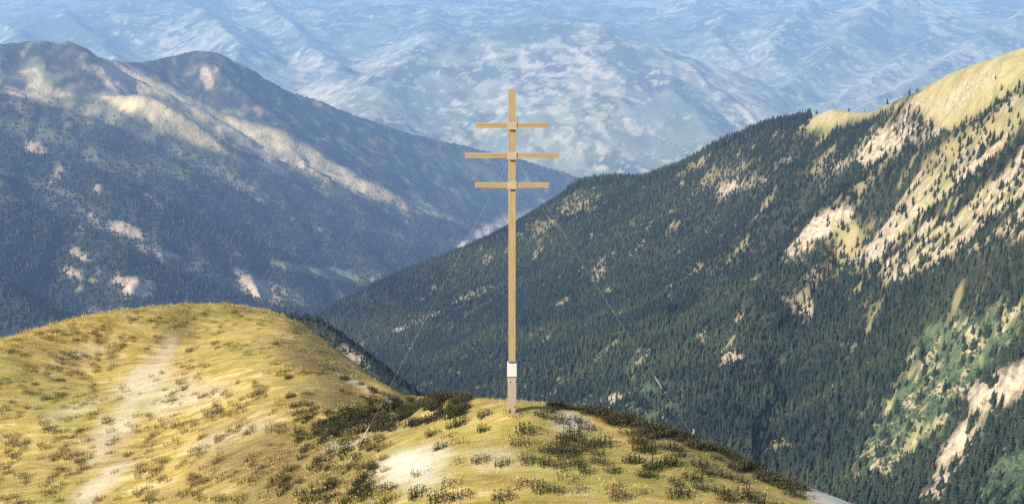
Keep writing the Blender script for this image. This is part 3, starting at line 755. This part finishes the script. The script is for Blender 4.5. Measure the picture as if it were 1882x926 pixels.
# stands of dark spruce and of lighter larch in bands down the slope
_al = x * fl[0] + y * fl[1]; _ac = -x * fl[1] + y * fl[0]
stand = np.clip(rng.random(len(x)) * 0.62 + 0.95 * fbm(_al / 420, _ac / 75, 4, 330) + 0.16, 0, 0.93)
stand = np.where(rng.random(len(x)) < 0.012, 1.0, stand)
for nm, mm, tiers, sides in (('conifer_forest', nearm, 2, 5), ('ridge_forest', farm, 1, 4)):
    v, fc, tr = cones(x[mm], y[mm], z[mm], H[mm], RAD[mm], tiers, sides, stand[mm])
    o = link(nm, mesh_np(nm, v, fc, {'tint': tr}, False), fol_spur)
    tag(o, 'dense dark conifer forest covering the %s slope of the right mountain' % ('near lower' if nm == 'conifer_forest' else 'far upper'), 'forest', kind='stuff')

# the 300 largest conifers, each a tree of its own: trunk and crown
bark = simple('bark', (0.09, 0.065, 0.045), 0.9, var=0.3, scale=3)
def crown_mesh(k):
    rr = np.random.default_rng(100 + k)
    V = []; Fc = []; T = []
    tiers = 11
    def add(vs, fs, t):
        b = len(V); V.extend(vs); Fc.extend([tuple(b + i for i in f) for f in fs]); T.extend([t] * len(vs))
    for t in range(tiers):
        u = t / (tiers - 1)
        h = 0.08 + 0.86 * u
        rad = 0.19 * (1 - u) ** 0.75 + 0.012
        nb = int(11 - 6 * u)
        a0 = rr.random() * 6.28
        for b in range(nb):
            if rr.random() < 0.10: continue
            a = a0 + 6.283 * b / nb + rr.normal(0, 0.18)
            L = rad * rr.uniform(0.65, 1.3)
            d = np.array((math.cos(a), math.sin(a), 0)); s = np.array((-d[1], d[0], 0))
            wv = L * rr.uniform(0.34, 0.55)
            top = np.array((0, 0, h + 0.045))
            tip = d * L + np.array((0, 0, h - L * rr.uniform(0.25, 0.6)))
            mid = d * L * 0.55 + np.array((0, 0, h - L * 0.05))
            dn = np.array((0, 0, -L * 0.22))
            add([top, mid + s * wv + dn, tip, mid - s * wv + dn, mid], [(0, 1, 4), (1, 2, 4), (2, 3, 4), (3, 0, 4)], rr.random())
    add([np.array((0.012, 0, 0.92)), np.array((-0.006, 0.01, 0.92)), np.array((-0.006, -0.01, 0.92)), np.array((0, 0, 1.0))], [(0, 1, 3), (1, 2, 3), (2, 0, 3)], 0.6)
    b = [len(V)]
    return V, Fc, T
def tri_me(name, V, Fc, T, mat):
    me = bpy.data.meshes.new(name); me.from_pydata([tuple(v_) for v_ in V], [], Fc)
    at = me.attributes.new('tint', 'FLOAT', 'POINT'); at.data.foreach_set('value', np.array(T, np.float32))
    me.materials.append(mat)
    return me
fol_tree = foliage_mat('tree_needles', [(0.0, (0.014, 0.025, 0.016)), (0.6, (0.028, 0.043, 0.022)), (1.0, (0.049, 0.064, 0.028))], 0.7)
crowns = [tri_me('crown', *crown_mesh(k), fol_tree) for k in range(6)]
def trunk_mesh():
    bm = bmesh.new()
    bmesh.ops.create_cone(bm, segments=7, radius1=0.017, radius2=0.004, depth=0.8, cap_ends=True, matrix=Matrix.Translation((0, 0, 0.37)))
    me = bpy.data.meshes.new('trunk'); bm.to_mesh(me); bm.free(); me.materials.append(bark)
    return me
trunkm = trunk_mesh()
def beside(px, py, marks):
    """where a thing stands, told from the nearest landmark"""
    d = [math.hypot(px - a, (py - b) * 1.3) for a, b, _ in marks]
    k = int(np.argmin(d)); a, b, nm = marks[k]
    an = math.degrees(math.atan2(b - py, px - a)) % 360
    w_ = ['right of', 'above and right of', 'just above', 'above and left of', 'left of', 'below and left of', 'just below', 'below and right of'][int((an + 22.5) // 45) % 8]
    return w_ + ' ' + nm
TREE_MARKS = [(1130, 740, 'the pale rock patch beside the knoll'), (1345, 655, 'the small cream scar in mid slope'), (1482, 572, 'the narrow cream scar under the meadow strip'), (1500, 425, 'the cream rock face in mid slope'),
              (1620, 265, 'the big cream rock face'), (1565, 455, 'the yellow-green meadow strip'), (1700, 700, 'the bright green avalanche slope'), (1600, 820, 'the foot of the avalanche slope'), (1790, 770, 'the pale scree gully at lower right'),
              (1850, 870, 'the green patch in the bottom right corner'), (1520, 910, 'the white bare rim of the knoll'), (1655, 500, 'the slanting cream scar'), (1400, 850, 'the dark fringe of the knoll'),
              (1275, 790, 'the right guy wire stake'), (1840, 440, 'the long cream streak at the right edge'), (1820, 590, 'the top of the avalanche slope'), (1720, 900, 'the lower end of the scree gully'), (1230, 700, 'the guy wire turnbuckle'), (1855, 800, 'the right end of the scree gully'), (1680, 870, 'the lowest rock of the scree gully'), (1560, 880, 'the lower left tip of the avalanche slope'), (1800, 915, 'the bottom edge of the green corner patch'), (1640, 770, 'the middle of the avalanche slope'), (1870, 680, 'the top of the scree gully'), (1760, 860, 'the lower right side of the scree gully')]
EDGE_MARKS = [(520, 570, 'the crest of the grassy hill'), (590, 605, 'the upper right edge of the grassy hill'), (655, 655, 'the middle of the hill edge'), (710, 700, 'the lower hill edge'), (760, 735, 'the dark saddle')]
SZ = sorted(H[i] / (y[i] - CAMY) for i in big_ids)
def region(px, py, s, h, d):
    k = h / d
    sz = 'tall' if k > SZ[200] else 'mid-sized' if k > SZ[100] else 'small'
    if s > 0: return sz + ' blue-green conifer on the shoulder behind, ' + beside(px, py, EDGE_MARKS)
    return sz + ' dark conifer ' + beside(px, py, TREE_MARKS)
for n_, i in enumerate(big_ids):
    t = bpy.data.objects.new('conifer_tree', None); C.objects.link(t)
    t.empty_display_size = 0.5
    t.location = (x[i], y[i], z[i]); t.rotation_euler = (0, 0, rng.random() * 6.28)
    t.scale = (H[i] * RAD[i] / H[i] / 0.165, H[i] * RAD[i] / H[i] / 0.165, H[i])
    tag(t, region(q[i], r_[i], src[i], H[i], y[i] - CAMY), 'conifer tree', 'conifers on the slopes below the summit')
    link('trunk', trunkm, None, t)
    link('crown', crowns[n_ % 6], None, t)

# low bushes on the avalanche slope
bx_, by_, bz_, bq_, br_, bmk = scatter(spur, spur_masks, 60000, 1480, 2150, 480, 1000)
k = (rng.random(len(bx_)) < 0.75 * np.clip(bmk['lush'] - 0.5 * bmk['rock'], 0, 1) * np.clip(0.5 + 1.6 * fbm(bx_ / 18, by_ / 18, 3, 340), 0, 1)) & (bq_ > 1100)
bh_ = rng.uniform(0.8, 2.6, k.sum())
v, fc, tr = cones(bx_[k], by_[k], bz_[k] - 0.3, bh_, bh_ * rng.uniform(0.5, 0.9, k.sum()), 1, 6)
fol_bush = foliage_mat('bush_leaves', [(0.0, (0.022, 0.046, 0.024)), (0.55, (0.052, 0.082, 0.036)), (1.0, (0.14, 0.155, 0.065))], 0.6)
o = link('green_bushes', mesh_np('green_bushes', v, fc, {'tint': tr}, True), fol_bush)
tag(o, 'bright green low bushes covering the avalanche slope at lower right', 'bushes', kind='stuff')

# trees of the left range
x, y, z, q, r_, mk = scatter(rangef, range_masks, 130000, -300, 1000, 2300, 6600)
clear = np.maximum(np.maximum(mk['rock'], mk['grass']), mk['lush'] * 0.8)
treeline = sstep(140, 330, r_ - 0.22 * q)
keep = rng.random(len(x)) < np.clip(1 - clear * 1.15, 0.01, 1) * (0.02 + 0.98 * treeline) * (r_ > 170)
x, y, z = x[keep], y[keep], z[keep]
H = rng.uniform(11, 21, len(x))
v, fc, tr = cones(x, y, z - 1, H, H * rng.uniform(0.2, 0.3, len(x)), 1, 4)
o = link('distant_forest', mesh_np('distant_forest', v, fc, {'tint': tr}, False), fol_far)
tag(o, 'hazy blue-green conifer forest covering the lower slopes of the left range', 'forest', kind='stuff')

# ================================================================ THE CROSS
def wood_mat():
    m = NT('pale_wood', 0.6)
    g = m.noise(m.pos((30, 30, 1.2), obj=True), 1.6, 5, 0.6, 0.4)
    c = m.ramp(g, [(0.28, (0.204, 0.139, 0.060)), (0.45, (0.291, 0.206, 0.095)), (0.7, (0.355, 0.257, 0.128))])
    m.col(c); m.bump(g, 0.004, 0.5)
    return m.m
def wood_h():
    m = NT('pale_wood_arm', 0.6)
    g = m.noise(m.pos((1.2, 30, 30), obj=True), 1.6, 5, 0.6, 0.4)
    c = m.ramp(g, [(0.28, (0.204, 0.139, 0.060)), (0.45, (0.291, 0.206, 0.095)), (0.7, (0.355, 0.257, 0.128))])
    m.col(c); m.bump(g, 0.004, 0.5)
    return m.m
W_V, W_H = wood_mat(), wood_h()
M_PLATE = simple('tan_plate', (0.345, 0.255, 0.18), 0.55, 0.0, 0.06, 12)
M_SHOE = simple('tan_shoe', (0.31, 0.235, 0.165), 0.6, 0.0, 0.07, 6)
M_COLLAR = simple('white_collar', (0.47, 0.46, 0.40), 0.5, 0.0, 0.05, 6)
M_DARK = simple('dark_gasket', (0.06, 0.055, 0.05), 0.7)
M_BOLT = simple('steel_bolt', (0.62, 0.60, 0.56), 0.35, 0.6)
M_CABLE = simple('steel_cable', (0.55, 0.54, 0.50), 0.4, 0.2)
M_TURN = simple('turnbuckle_tan', (0.50, 0.36, 0.22), 0.45, 0.2)

def boxes(name, bs, mat, parent=None, bev=0.006):
    """boxes (cx,cy,cz,sx,sy,sz) joined into one mesh"""
    bm = bmesh.new()
    for (a, b, c_, sx, sy, sz) in bs:
        bmesh.ops.create_cube(bm, size=1.0, matrix=Matrix.Translation((a, b, c_)) @ Matrix.Diagonal((sx, sy, sz, 1)))
    if bev:
        bmesh.ops.bevel(bm, geom=bm.edges[:], offset=bev, segments=2, profile=0.6, affect='EDGES')
    me = bpy.data.meshes.new(name); bm.to_mesh(me); bm.free()
    return link(name, me, mat, parent)

D = 25.6
zf = lambda py: float(P(941, py, D)[2])
xf = lambda px, py: float(P(px, py, D)[0])
cross = bpy.data.objects.new('summit_cross', None); C.objects.link(cross)
cross.location = (0, 0, 0)
tag(cross, 'tall pale wooden summit cross with three crossarms standing on the grassy knoll', 'cross')
zg = float(summit(np.array([0.0]), np.array([0.0]))[0])
pw = xf(947.6, 450) * 2
ztop, zb = zf(164.5), zf(664)
# post: three boards side by side with fine joints
w3 = pw / 3
boxes('post', [(-w3, 0, (ztop + zb) / 2, w3 - 0.002, 0.15, ztop - zb), (0, -0.001, (ztop + zb) / 2 - 0.003, w3 - 0.002, 0.15, ztop - zb - 0.006), (w3, 0, (ztop + zb) / 2, w3 - 0.002, 0.15, ztop - zb),
               (0, 0.01, (ztop + zb) / 2 - 0.01, pw - 0.03, 0.142, ztop - zb - 0.03)], W_V, cross, 0.002)
for py, a, b in ((229.5, 875, 1007), (284.5, 855, 1027), (338.5, 873, 1009)):
    zc = zf(py); x0, x1 = xf(a, py), xf(b, py); L = x1 - x0; cxm = (x0 + x1) / 2
    hh = 0.125
    boxes('crossarm', [(cxm, -0.105, zc + hh * 0.31, L, 0.045, hh * 0.36), (cxm, -0.103, zc, L - 0.004, 0.04, hh * 0.22), (cxm, -0.105, zc - hh * 0.31, L, 0.045, hh * 0.36),
                       (cxm, -0.099, zc, L - 0.02, 0.030, hh - 0.02)], W_H, cross, 0.004)
    pl = boxes('joint_plate', [(0, -0.136, zc, 0.222, 0.014, 0.190)], M_PLATE, cross, 0.003)
boxes('gasket', [(0, 0, zf(664) + 0.008, 0.172, 0.16, 0.03), (0, 0, zf(690.5), 0.20, 0.19, 0.03)], M_DARK, cross, 0.002)
boxes('collar', [(0, 0, (zf(666) + zf(689.5)) / 2, 0.238, 0.21, zf(666) - zf(689.5))], M_COLLAR, cross, 0.010)
zs0, zs1 = zg - 0.25, zf(691)
shoe = boxes('base_post', [(0, 0, (zs0 + zs1) / 2, 0.215, 0.19, zs1 - zs0)], M_SHOE, cross, 0.006)
for bx, py in ((935.8, 697.6), (946.3, 697.6), (935.8, 749.3), (946.3, 749.3)):
    bm = bmesh.new()
    bmesh.ops.create_cone(bm, segments=10, radius1=0.024, radius2=0.019, depth=0.02, cap_ends=True, matrix=Matrix.Rotation(R(90), 4, 'X'))
    bmesh.ops.create_cone(bm, segments=6, radius1=0.013, radius2=0.012, depth=0.016, cap_ends=True, matrix=Matrix.Translation((0, -0.016, 0)) @ Matrix.Rotation(R(90), 4, 'X'))
    me = bpy.data.meshes.new('bolt'); bm.to_mesh(me); bm.free()
    o = link('bolt', me, M_BOLT, shoe); o.location = (xf(bx, py) , -0.105, zf(py))

def rod(bm, a, b, r1, r2, seg=8):
    a = Vector(a); b = Vector(b); d = b - a
    bmesh.ops.create_cone(bm, segments=seg, radius1=r1, radius2=r2, depth=d.length, cap_ends=True,
                          matrix=Matrix.Translation((a + b) / 2) @ d.to_track_quat('Z', 'Y').to_matrix().to_4x4())
def guy(pt, pg, t0, t1, label, slabel):
    root = bpy.data.objects.new('guy_wire', None); C.objects.link(root); root.location = pg
    tag(root, label, 'wire', 'guy wires of the cross')
    pt = Vector(pt); pg = Vector(pg)
    at = lambda t: (pt + (pg - pt) * t) - pg
    bm = bmesh.new(); rod(bm, at(0), at(t0), 0.0012, 0.0012, 6); rod(bm, at(t1), at(1), 0.0012, 0.0012, 6)
    me = bpy.data.meshes.new('cable'); bm.to_mesh(me); bm.free(); link('cable', me, M_CABLE, root)
    bm = bmesh.new(); rod(bm, at(t0 - 0.002), at((t0 + t1) / 2), 0.008, 0.019, 8); rod(bm, at((t0 + t1) / 2), at(t1 + 0.002), 0.019, 0.008, 8)
    me = bpy.data.meshes.new('turnbuckle'); bm.to_mesh(me); bm.free(); link('turnbuckle', me, M_TURN, root)
    # anchor stake
    st_ = bpy.data.objects.new('anchor_stake', None); C.objects.link(st_); st_.location = pg
    tag(st_, slabel, 'stake', 'anchor stakes of the guy wires')
    boxes('post', [(0.03, 0, 0.0, 0.035, 0.035, 0.34)], M_TURN, st_, 0.004)
    bm = bmesh.new()
    bmesh.ops.create_cone(bm, segments=8, radius1=0.016, radius2=0.016, depth=0.02, cap_ends=True, matrix=Matrix.Translation((0.008, -0.0, 0.06)) @ Matrix.Rotation(R(90), 4, 'Y'))
    me = bpy.data.meshes.new('eye_bolt'); bm.to_mesh(me); bm.free(); link('eye_bolt', me, M_BOLT, st_)
gr = hit(summit, 1272, 803, 15, 60); gl = hit(summit, 644, 852, 15, 60)
guy((pw / 2, -0.02, zf(291)), (gr[0], gr[1], gr[2] + 0.05), 0.775, 0.815, 'thin steel guy wire running from the cross to the right edge of the knoll', 'tan stake holding the right guy wire at the edge of the knoll')
guy((-pw / 2, -0.02, zf(297)), (gl[0], gl[1], gl[2] + 0.05), 0.865, 0.92, 'thin steel guy wire running from the cross down to the left grass slope', 'tan stake holding the left guy wire in the olive grass left of the cross')

# ================================================================ GRASS TUFTS
def tuft_arrays(rr, n, R0, h0, h1, lean=0.25):
    """upright seed-headed stalks around a centre: stem (two crossed slivers) and a head"""
    V = []; Fc = []; T = []
    for _ in range(n):
        a = rr.random() * 6.283; rad = R0 * math.sqrt(rr.random())
        bx, by = rad * math.cos(a), rad * math.sin(a) * 0.8
        h = rr.uniform(h0, h1) * (1.1 - 0.5 * (rad / R0) ** 2)
        la = a + rr.normal(0, 0.8); ll = h * lean * rr.random()
        tx, ty = bx + ll * math.cos(la), by + ll * math.sin(la)
        t = rr.random(); ww = rr.uniform(0.006, 0.011)
        b = len(V); th = rr.random() * 3.14
        cx_, sy_ = math.cos(th) * ww, math.sin(th) * ww
        V += [(bx - cx_, by - sy_, -0.05), (bx + cx_, by + sy_, -0.05), (tx, ty, h), (bx - sy_, by + cx_, -0.05), (bx + sy_, by - cx_, -0.05)]
        Fc += [(b, b + 1, b + 2), (b + 3, b + 4, b + 2)]
        T += [t] * 5
        if rr.random() < 0.8:
            s = rr.uniform(0.011, 0.020); b = len(V); dx = 0.5 * s * rr.normal()
            V += [(tx + dx, ty, h + 1.5 * s), (tx - s, ty - s * .6, h), (tx + s, ty - s * .6, h), (tx, ty + s, h), (tx, ty, h - 1.2 * s)]
            Fc += [(b, b + 1, b + 2), (b, b + 2, b + 3), (b, b + 3, b + 1), (b + 4, b + 2, b + 1), (b + 4, b + 3, b + 2), (b + 4, b + 1, b + 3)]
            T += [min(1, t + 0.2)] * 5
    # the low cushion of old leaves the stalks grow from
    b = len(V); m_ = 11
    V.append((0, 0, 0.012)); T.append(0.9)
    for i in range(m_):
        a = 6.283 * i / m_; q = R0 * rr.uniform(0.55, 0.85)
        V.append((q * math.cos(a), q * math.sin(a) * 0.8, -0.04)); T.append(0.7 + 0.3 * rr.random())
    Fc += [(b, b + 1 + i, b + 1 + (i + 1) % m_) for i in range(m_)]
    return np.array(V), np.array(Fc), np.array(T)
def tuft_mat(name, stops):
    m = NT(name, 0.85); m.col(m.ramp(m.attr('tint'), stops)); return m.m
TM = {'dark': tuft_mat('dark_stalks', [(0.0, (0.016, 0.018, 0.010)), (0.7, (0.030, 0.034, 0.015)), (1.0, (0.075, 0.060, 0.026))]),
      'olive': tuft_mat('olive_stalks', [(0.0, (0.040, 0.030, 0.010)), (0.5, (0.110, 0.085, 0.025)), (0.75, (0.22, 0.17, 0.05)), (1.0, (0.42, 0.33, 0.10))]),
      'pink': tuft_mat('pinkish_stalks', [(0.0, (0.045, 0.032, 0.022)), (0.6, (0.10, 0.070, 0.045)), (1.0, (0.22, 0.16, 0.10))])}
protos = {}
for kd in TM:
    for v_ in range(4):
        rr = np.random.default_rng(500 + v_ * 7 + len(kd))
        A = tuft_arrays(rr, {'dark': 64, 'olive': 30, 'pink': 34}[kd], 0.27, 0.09, 0.21)
        me = mesh_np('grass_tuft', A[0], A[1], {'tint': A[2]}, False); me.materials.append(TM[kd])
        protos[(kd, v_)] = (A, me)
spots = []   # (px, py, kind, scale)
knoll = [(891, 766), (889, 790), (849, 779), (833, 784), (797, 799), (825, 802), (809, 824), (845, 817), (840, 849), (885, 848), (925, 853), (943, 804), (966, 795), (957, 817), (943, 766),
         (993, 765), (1026, 775), (1008, 756), (1026, 748), (1058, 774), (1077, 788), (1051, 799), (1062, 813), (1080, 817), (1030, 817), (1044, 828), (1030, 839), (1098, 835), (1004, 831),
         (983, 822), (968, 849), (1004, 853), (1033, 860), (1062, 853), (1077, 867), (1037, 882), (1124, 867), (1134, 781), (1170, 813), (1181, 831), (1156, 799), (1160, 849), (1196, 860), (1181, 875),
         (1225, 853), (1225, 824), (1120, 900), (1062, 904), (1022, 904), (994, 900), (972, 889), (943, 896), (925, 918), (827, 889), (773, 871), (715, 900), (770, 911), (849, 914), (809, 922),
         (1138, 918), (1108, 819), (1175, 814), (1191, 827), (1162, 848), (1200, 864), (1237, 852), (1195, 877), (1241, 889), (1270, 881), (1287, 898), (1245, 912), (1283, 856), (1241, 827),
         (1266, 819), (1320, 844), (1333, 877), (1358, 885), (1324, 906), (1370, 910), (1387, 922), (1424, 893), (1391, 864), (1125, 898), (1171, 906), (1137, 914), (1333, 918),
         (1070, 826), (1055, 835), (1092, 822), (1100, 850), (1040, 808), (1018, 828), (1210, 800), (1150, 775), (1185, 790), (1100, 765), (1075, 757), (1250, 838), (1300, 870), (1350, 860)]
for a, b in knoll:
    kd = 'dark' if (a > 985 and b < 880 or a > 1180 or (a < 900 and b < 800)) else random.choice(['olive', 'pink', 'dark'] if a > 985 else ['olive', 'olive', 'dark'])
    spots.append((a, b, kd, random.uniform(0.75, 1.15)))
# dark fringe along the far edge of the knoll
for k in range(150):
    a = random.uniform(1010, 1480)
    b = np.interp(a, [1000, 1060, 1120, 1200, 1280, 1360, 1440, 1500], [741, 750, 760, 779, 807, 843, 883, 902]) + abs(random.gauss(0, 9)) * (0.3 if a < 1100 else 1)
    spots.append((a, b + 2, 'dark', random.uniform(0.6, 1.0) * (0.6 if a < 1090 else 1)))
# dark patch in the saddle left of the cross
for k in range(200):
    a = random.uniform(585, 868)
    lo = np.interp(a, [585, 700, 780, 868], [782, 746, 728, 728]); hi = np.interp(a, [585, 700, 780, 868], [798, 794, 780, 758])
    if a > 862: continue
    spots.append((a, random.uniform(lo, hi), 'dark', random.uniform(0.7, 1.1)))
rs = random.Random(11)
inhill = [(0, 630), (100, 600), (200, 578), (300, 567), (400, 564), (500, 575), (560, 603), (620, 650), (700, 712), (760, 745), (720, 800), (700, 926), (0, 926)]
# olive growth between the knoll and the hill
for k in range(330):
    a, b = rs.uniform(480, 720), rs.uniform(745, 935)
    if (a - 755) ** 2 / 70 ** 2 + (b - 862) ** 2 / 44 ** 2 < 1: continue
    if rs.random() < 0.25 + 0.75 * sstep(0, 260, a - 440): spots.append((a, b, 'olive' if rs.random() < 0.88 else 'dark', rs.uniform(0.55, 0.9)))
# the hill
for k in range(3200):
    a, b = rs.uniform(-60, 740), rs.uniform(560, 935)
    if polymask(np.array([a]), np.array([b]), [(-80, 650)] + inhill + [(-80, 935)], 1)[0] < 0.5: continue
    nz = float(fbm(np.array([a / 42.0]), np.array([b / 24.0]), 3, 400)[0])
    path = min(ell(a, b, 250, 705, 70, 60, -35), ell(a, b, 185, 885, 80, 26, -32), ell(a, b, 300, 655, 24, 36, 30), ell(a, b, 430, 690, 60, 26, 0))
    if path < 1 and rs.random() < 0.8: continue
    if nz > -0.03: spots.append((a, b, 'dark' if (a > 520 and b > 690 and rs.random() < .5) else rs.choice(['olive', 'olive', 'olive', 'pink']), rs.uniform(0.45, 0.85)))
placed = []
for a, b, kd, s in spots:
    p = hit(summit, a, b, 14, 75, 90)
    placed.append((a, b, kd, s, p, s / (p[1] - CAMY)))
placed.sort(key=lambda t: -t[5])
infr = [t for t in placed if -5 < t[0] < 1887 and t[1] < 930]
TUFT_MARKS = [(925, 757, 'the foot of the cross'), (755, 862, 'the large pale patch left of the cross'), (1045, 775, 'the small pale patch right of the cross'), (1520, 905, 'the white rim of the knoll'),
              (255, 700, 'the pale trodden path on the hill'), (190, 880, 'the lower end of the pale path'), (330, 600, 'the brown hollow on the hill'), (1275, 800, 'the right guy wire stake'), (644, 855, 'the left guy wire stake'),
              (1070, 830, 'the densest dark clump on the knoll'), (790, 745, 'the dark saddle'), (700, 772, 'the left end of the dark saddle'), (740, 790, 'the grass under the saddle'), (835, 765, 'the saddle end nearest the cross'), (660, 805, 'the left guy wire turnbuckle'), (620, 830, 'the pale streak by the left wire'), (690, 835, 'the upper edge of the large pale patch'), (600, 640, 'the right edge of the hill'), (1380, 850, 'the far right edge of the knoll'), (1140, 765, 'the far crest of the knoll'),
              (940, 890, 'the bright turf in front of the cross'), (1180, 880, 'the right flank of the knoll'), (560, 880, 'the olive slope at the bottom')]
def tuft_label(a, b, kd, sc):
    c_ = {'dark': 'dark', 'olive': 'olive-brown', 'pink': 'pinkish-brown'}[kd]
    return '%s %s grass tuft %s' % ('broad' if sc > 0.97 else 'medium' if sc > 0.84 else 'small', c_, beside(a, b, TUFT_MARKS))
ids = set(id(t) for t in infr[:300])
bulk = {kd: ([], [], [], 0) for kd in TM}
rest_n = {kd: 0 for kd in TM}
acc = {kd: {'v': [], 'f': [], 't': [], 'n': 0} for kd in TM}
for t in placed:
    a, b, kd, s, p, _s = t
    vi = rs.randrange(4); rz = rs.random() * 6.283
    (V, Fc, T), me = protos[(kd, vi)]
    if id(t) in ids:
        o = bpy.data.objects.new('grass_tuft', me); C.objects.link(o)
        o.location = p; o.rotation_euler = (0, 0, rz); o.scale = (s, s, s * rs.uniform(0.8, 1.15))
        tag(o, tuft_label(a, b, kd, s), 'grass tuft', 'grass tufts on the summit')
    else:
        c_, sn = math.cos(rz), math.sin(rz)
        # far tufts need fewer stalks
        Q = V * s
        W = np.stack([Q[:, 0] * c_ - Q[:, 1] * sn + p[0], Q[:, 0] * sn + Q[:, 1] * c_ + p[1], Q[:, 2] + p[2]], 1)
        ac = acc[kd]; ac['v'].append(W); ac['f'].append(Fc + ac['n']); ac['t'].append(T); ac['n'] += len(W)
for kd, ac in acc.items():
    if ac['v']:
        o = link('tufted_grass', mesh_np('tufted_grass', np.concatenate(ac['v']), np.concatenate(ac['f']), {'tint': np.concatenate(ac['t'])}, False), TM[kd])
        tag(o, {'dark': 'dark stalky grass filling the saddle left of the cross', 'olive': 'olive-brown tufted grass scattered over the golden hill', 'pink': 'pinkish-brown tufted grass among the olive tufts'}[kd], 'grass', kind='stuff')

# short dry grass over the turf
n = 120000
px = rng.uniform(-200, 2000, n); d = np.sqrt(rng.uniform(16 ** 2, 63 ** 2, n))
gx = (px - CX) / F * d * 1.03; gy = CAMY + d
gz = summit(gx, gy)
gpx, gpy = proj(gx, gy, gz)
mk = summit_masks(gx, gy, gz, gpx, gpy)
k = (gpy < 960) & (rng.random(n) > mk['bare'] * 1.1) & (gz > -22)
gx, gy, gz = gx[k], gy[k], gz[k]; n = len(gx)
ex = rng.uniform(-150, 520, 9000); ed = np.array([a for a, b in SUMMIT_SIL], float); eb = np.array([b for a, b in SUMMIT_SIL], float)
crest_d = np.array([hit(summit, a_, np.interp(a_, ed, eb) + 2.5, 30, 75)[1] for a_ in np.linspace(-150, 520, 60)]) - CAMY
dd_ = np.interp(ex, np.linspace(-150, 520, 60), crest_d) + rng.normal(0.3, 0.9, 9000)
cx2 = (ex - CX) / F * dd_ * 1.035; cy2 = CAMY + dd_
gx = np.r_[gx, cx2]; gy = np.r_[gy, cy2]; gz = np.r_[gz, summit(cx2, cy2)]
tall = np.r_[np.ones(n), rng.uniform(1.5, 5.0, 9000) * np.clip(0.6 + 0.9 * fbm(ex / 25, ex * 0, 3, 77), 0.3, 1.4)]; n = len(gx)
hh = tall * rng.uniform(0.025, 0.075, n) ; a = rng.random(n) * 6.283; wd = rng.uniform(0.004, 0.010, n); la = rng.random(n) * 6.283; ll = hh * rng.uniform(0.1, 0.9, n)
v = np.empty((n, 3, 3))
v[:, 0] = np.stack([gx - np.cos(a) * wd, gy - np.sin(a) * wd, gz - 0.01], 1)
v[:, 1] = np.stack([gx + np.cos(a) * wd, gy + np.sin(a) * wd, gz - 0.01], 1)
v[:, 2] = np.stack([gx + np.cos(la) * ll, gy + np.sin(la) * ll, gz + hh], 1)
dry = tuft_mat('dry_grass', [(0.0, (0.161, 0.121, 0.025)), (0.5, (0.355, 0.252, 0.054)), (1.0, (0.590, 0.433, 0.122))])
o = link('short_grass', mesh_np('short_grass', v.reshape(-1, 3), np.arange(n * 3).reshape(-1, 3), {'tint': np.repeat(rng.random(n), 3)}, False), dry)
tag(o, 'short golden dry grass covering the hill and the knoll', 'grass', kind='stuff')

# ================================================================ HAZE
bm = bmesh.new()
bmesh.ops.create_cube(bm, size=1.0, matrix=Matrix.Translation((0, 12000, -1015)) @ Matrix.Diagonal((60000, 29000, 2110, 1)))
me = bpy.data.meshes.new('haze'); bm.to_mesh(me); bm.free()
hm = bpy.data.materials.new('haze_air'); hm.use_nodes = True
ht = hm.node_tree; ht.nodes.remove(ht.nodes['Principled BSDF'])
pv = ht.nodes.new('ShaderNodeVolumePrincipled')
pv.inputs['Color'].default_value = (0.335, 0.525, 0.83, 1)
pv.inputs['Density'].default_value = 6.9e-5
pv.inputs['Anisotropy'].default_value = 0.0
ht.links.new(pv.outputs[0], ht.nodes['Material Output'].inputs['Volume'])
hz = link('haze', me, hm)
tag(hz, kind='stuff')
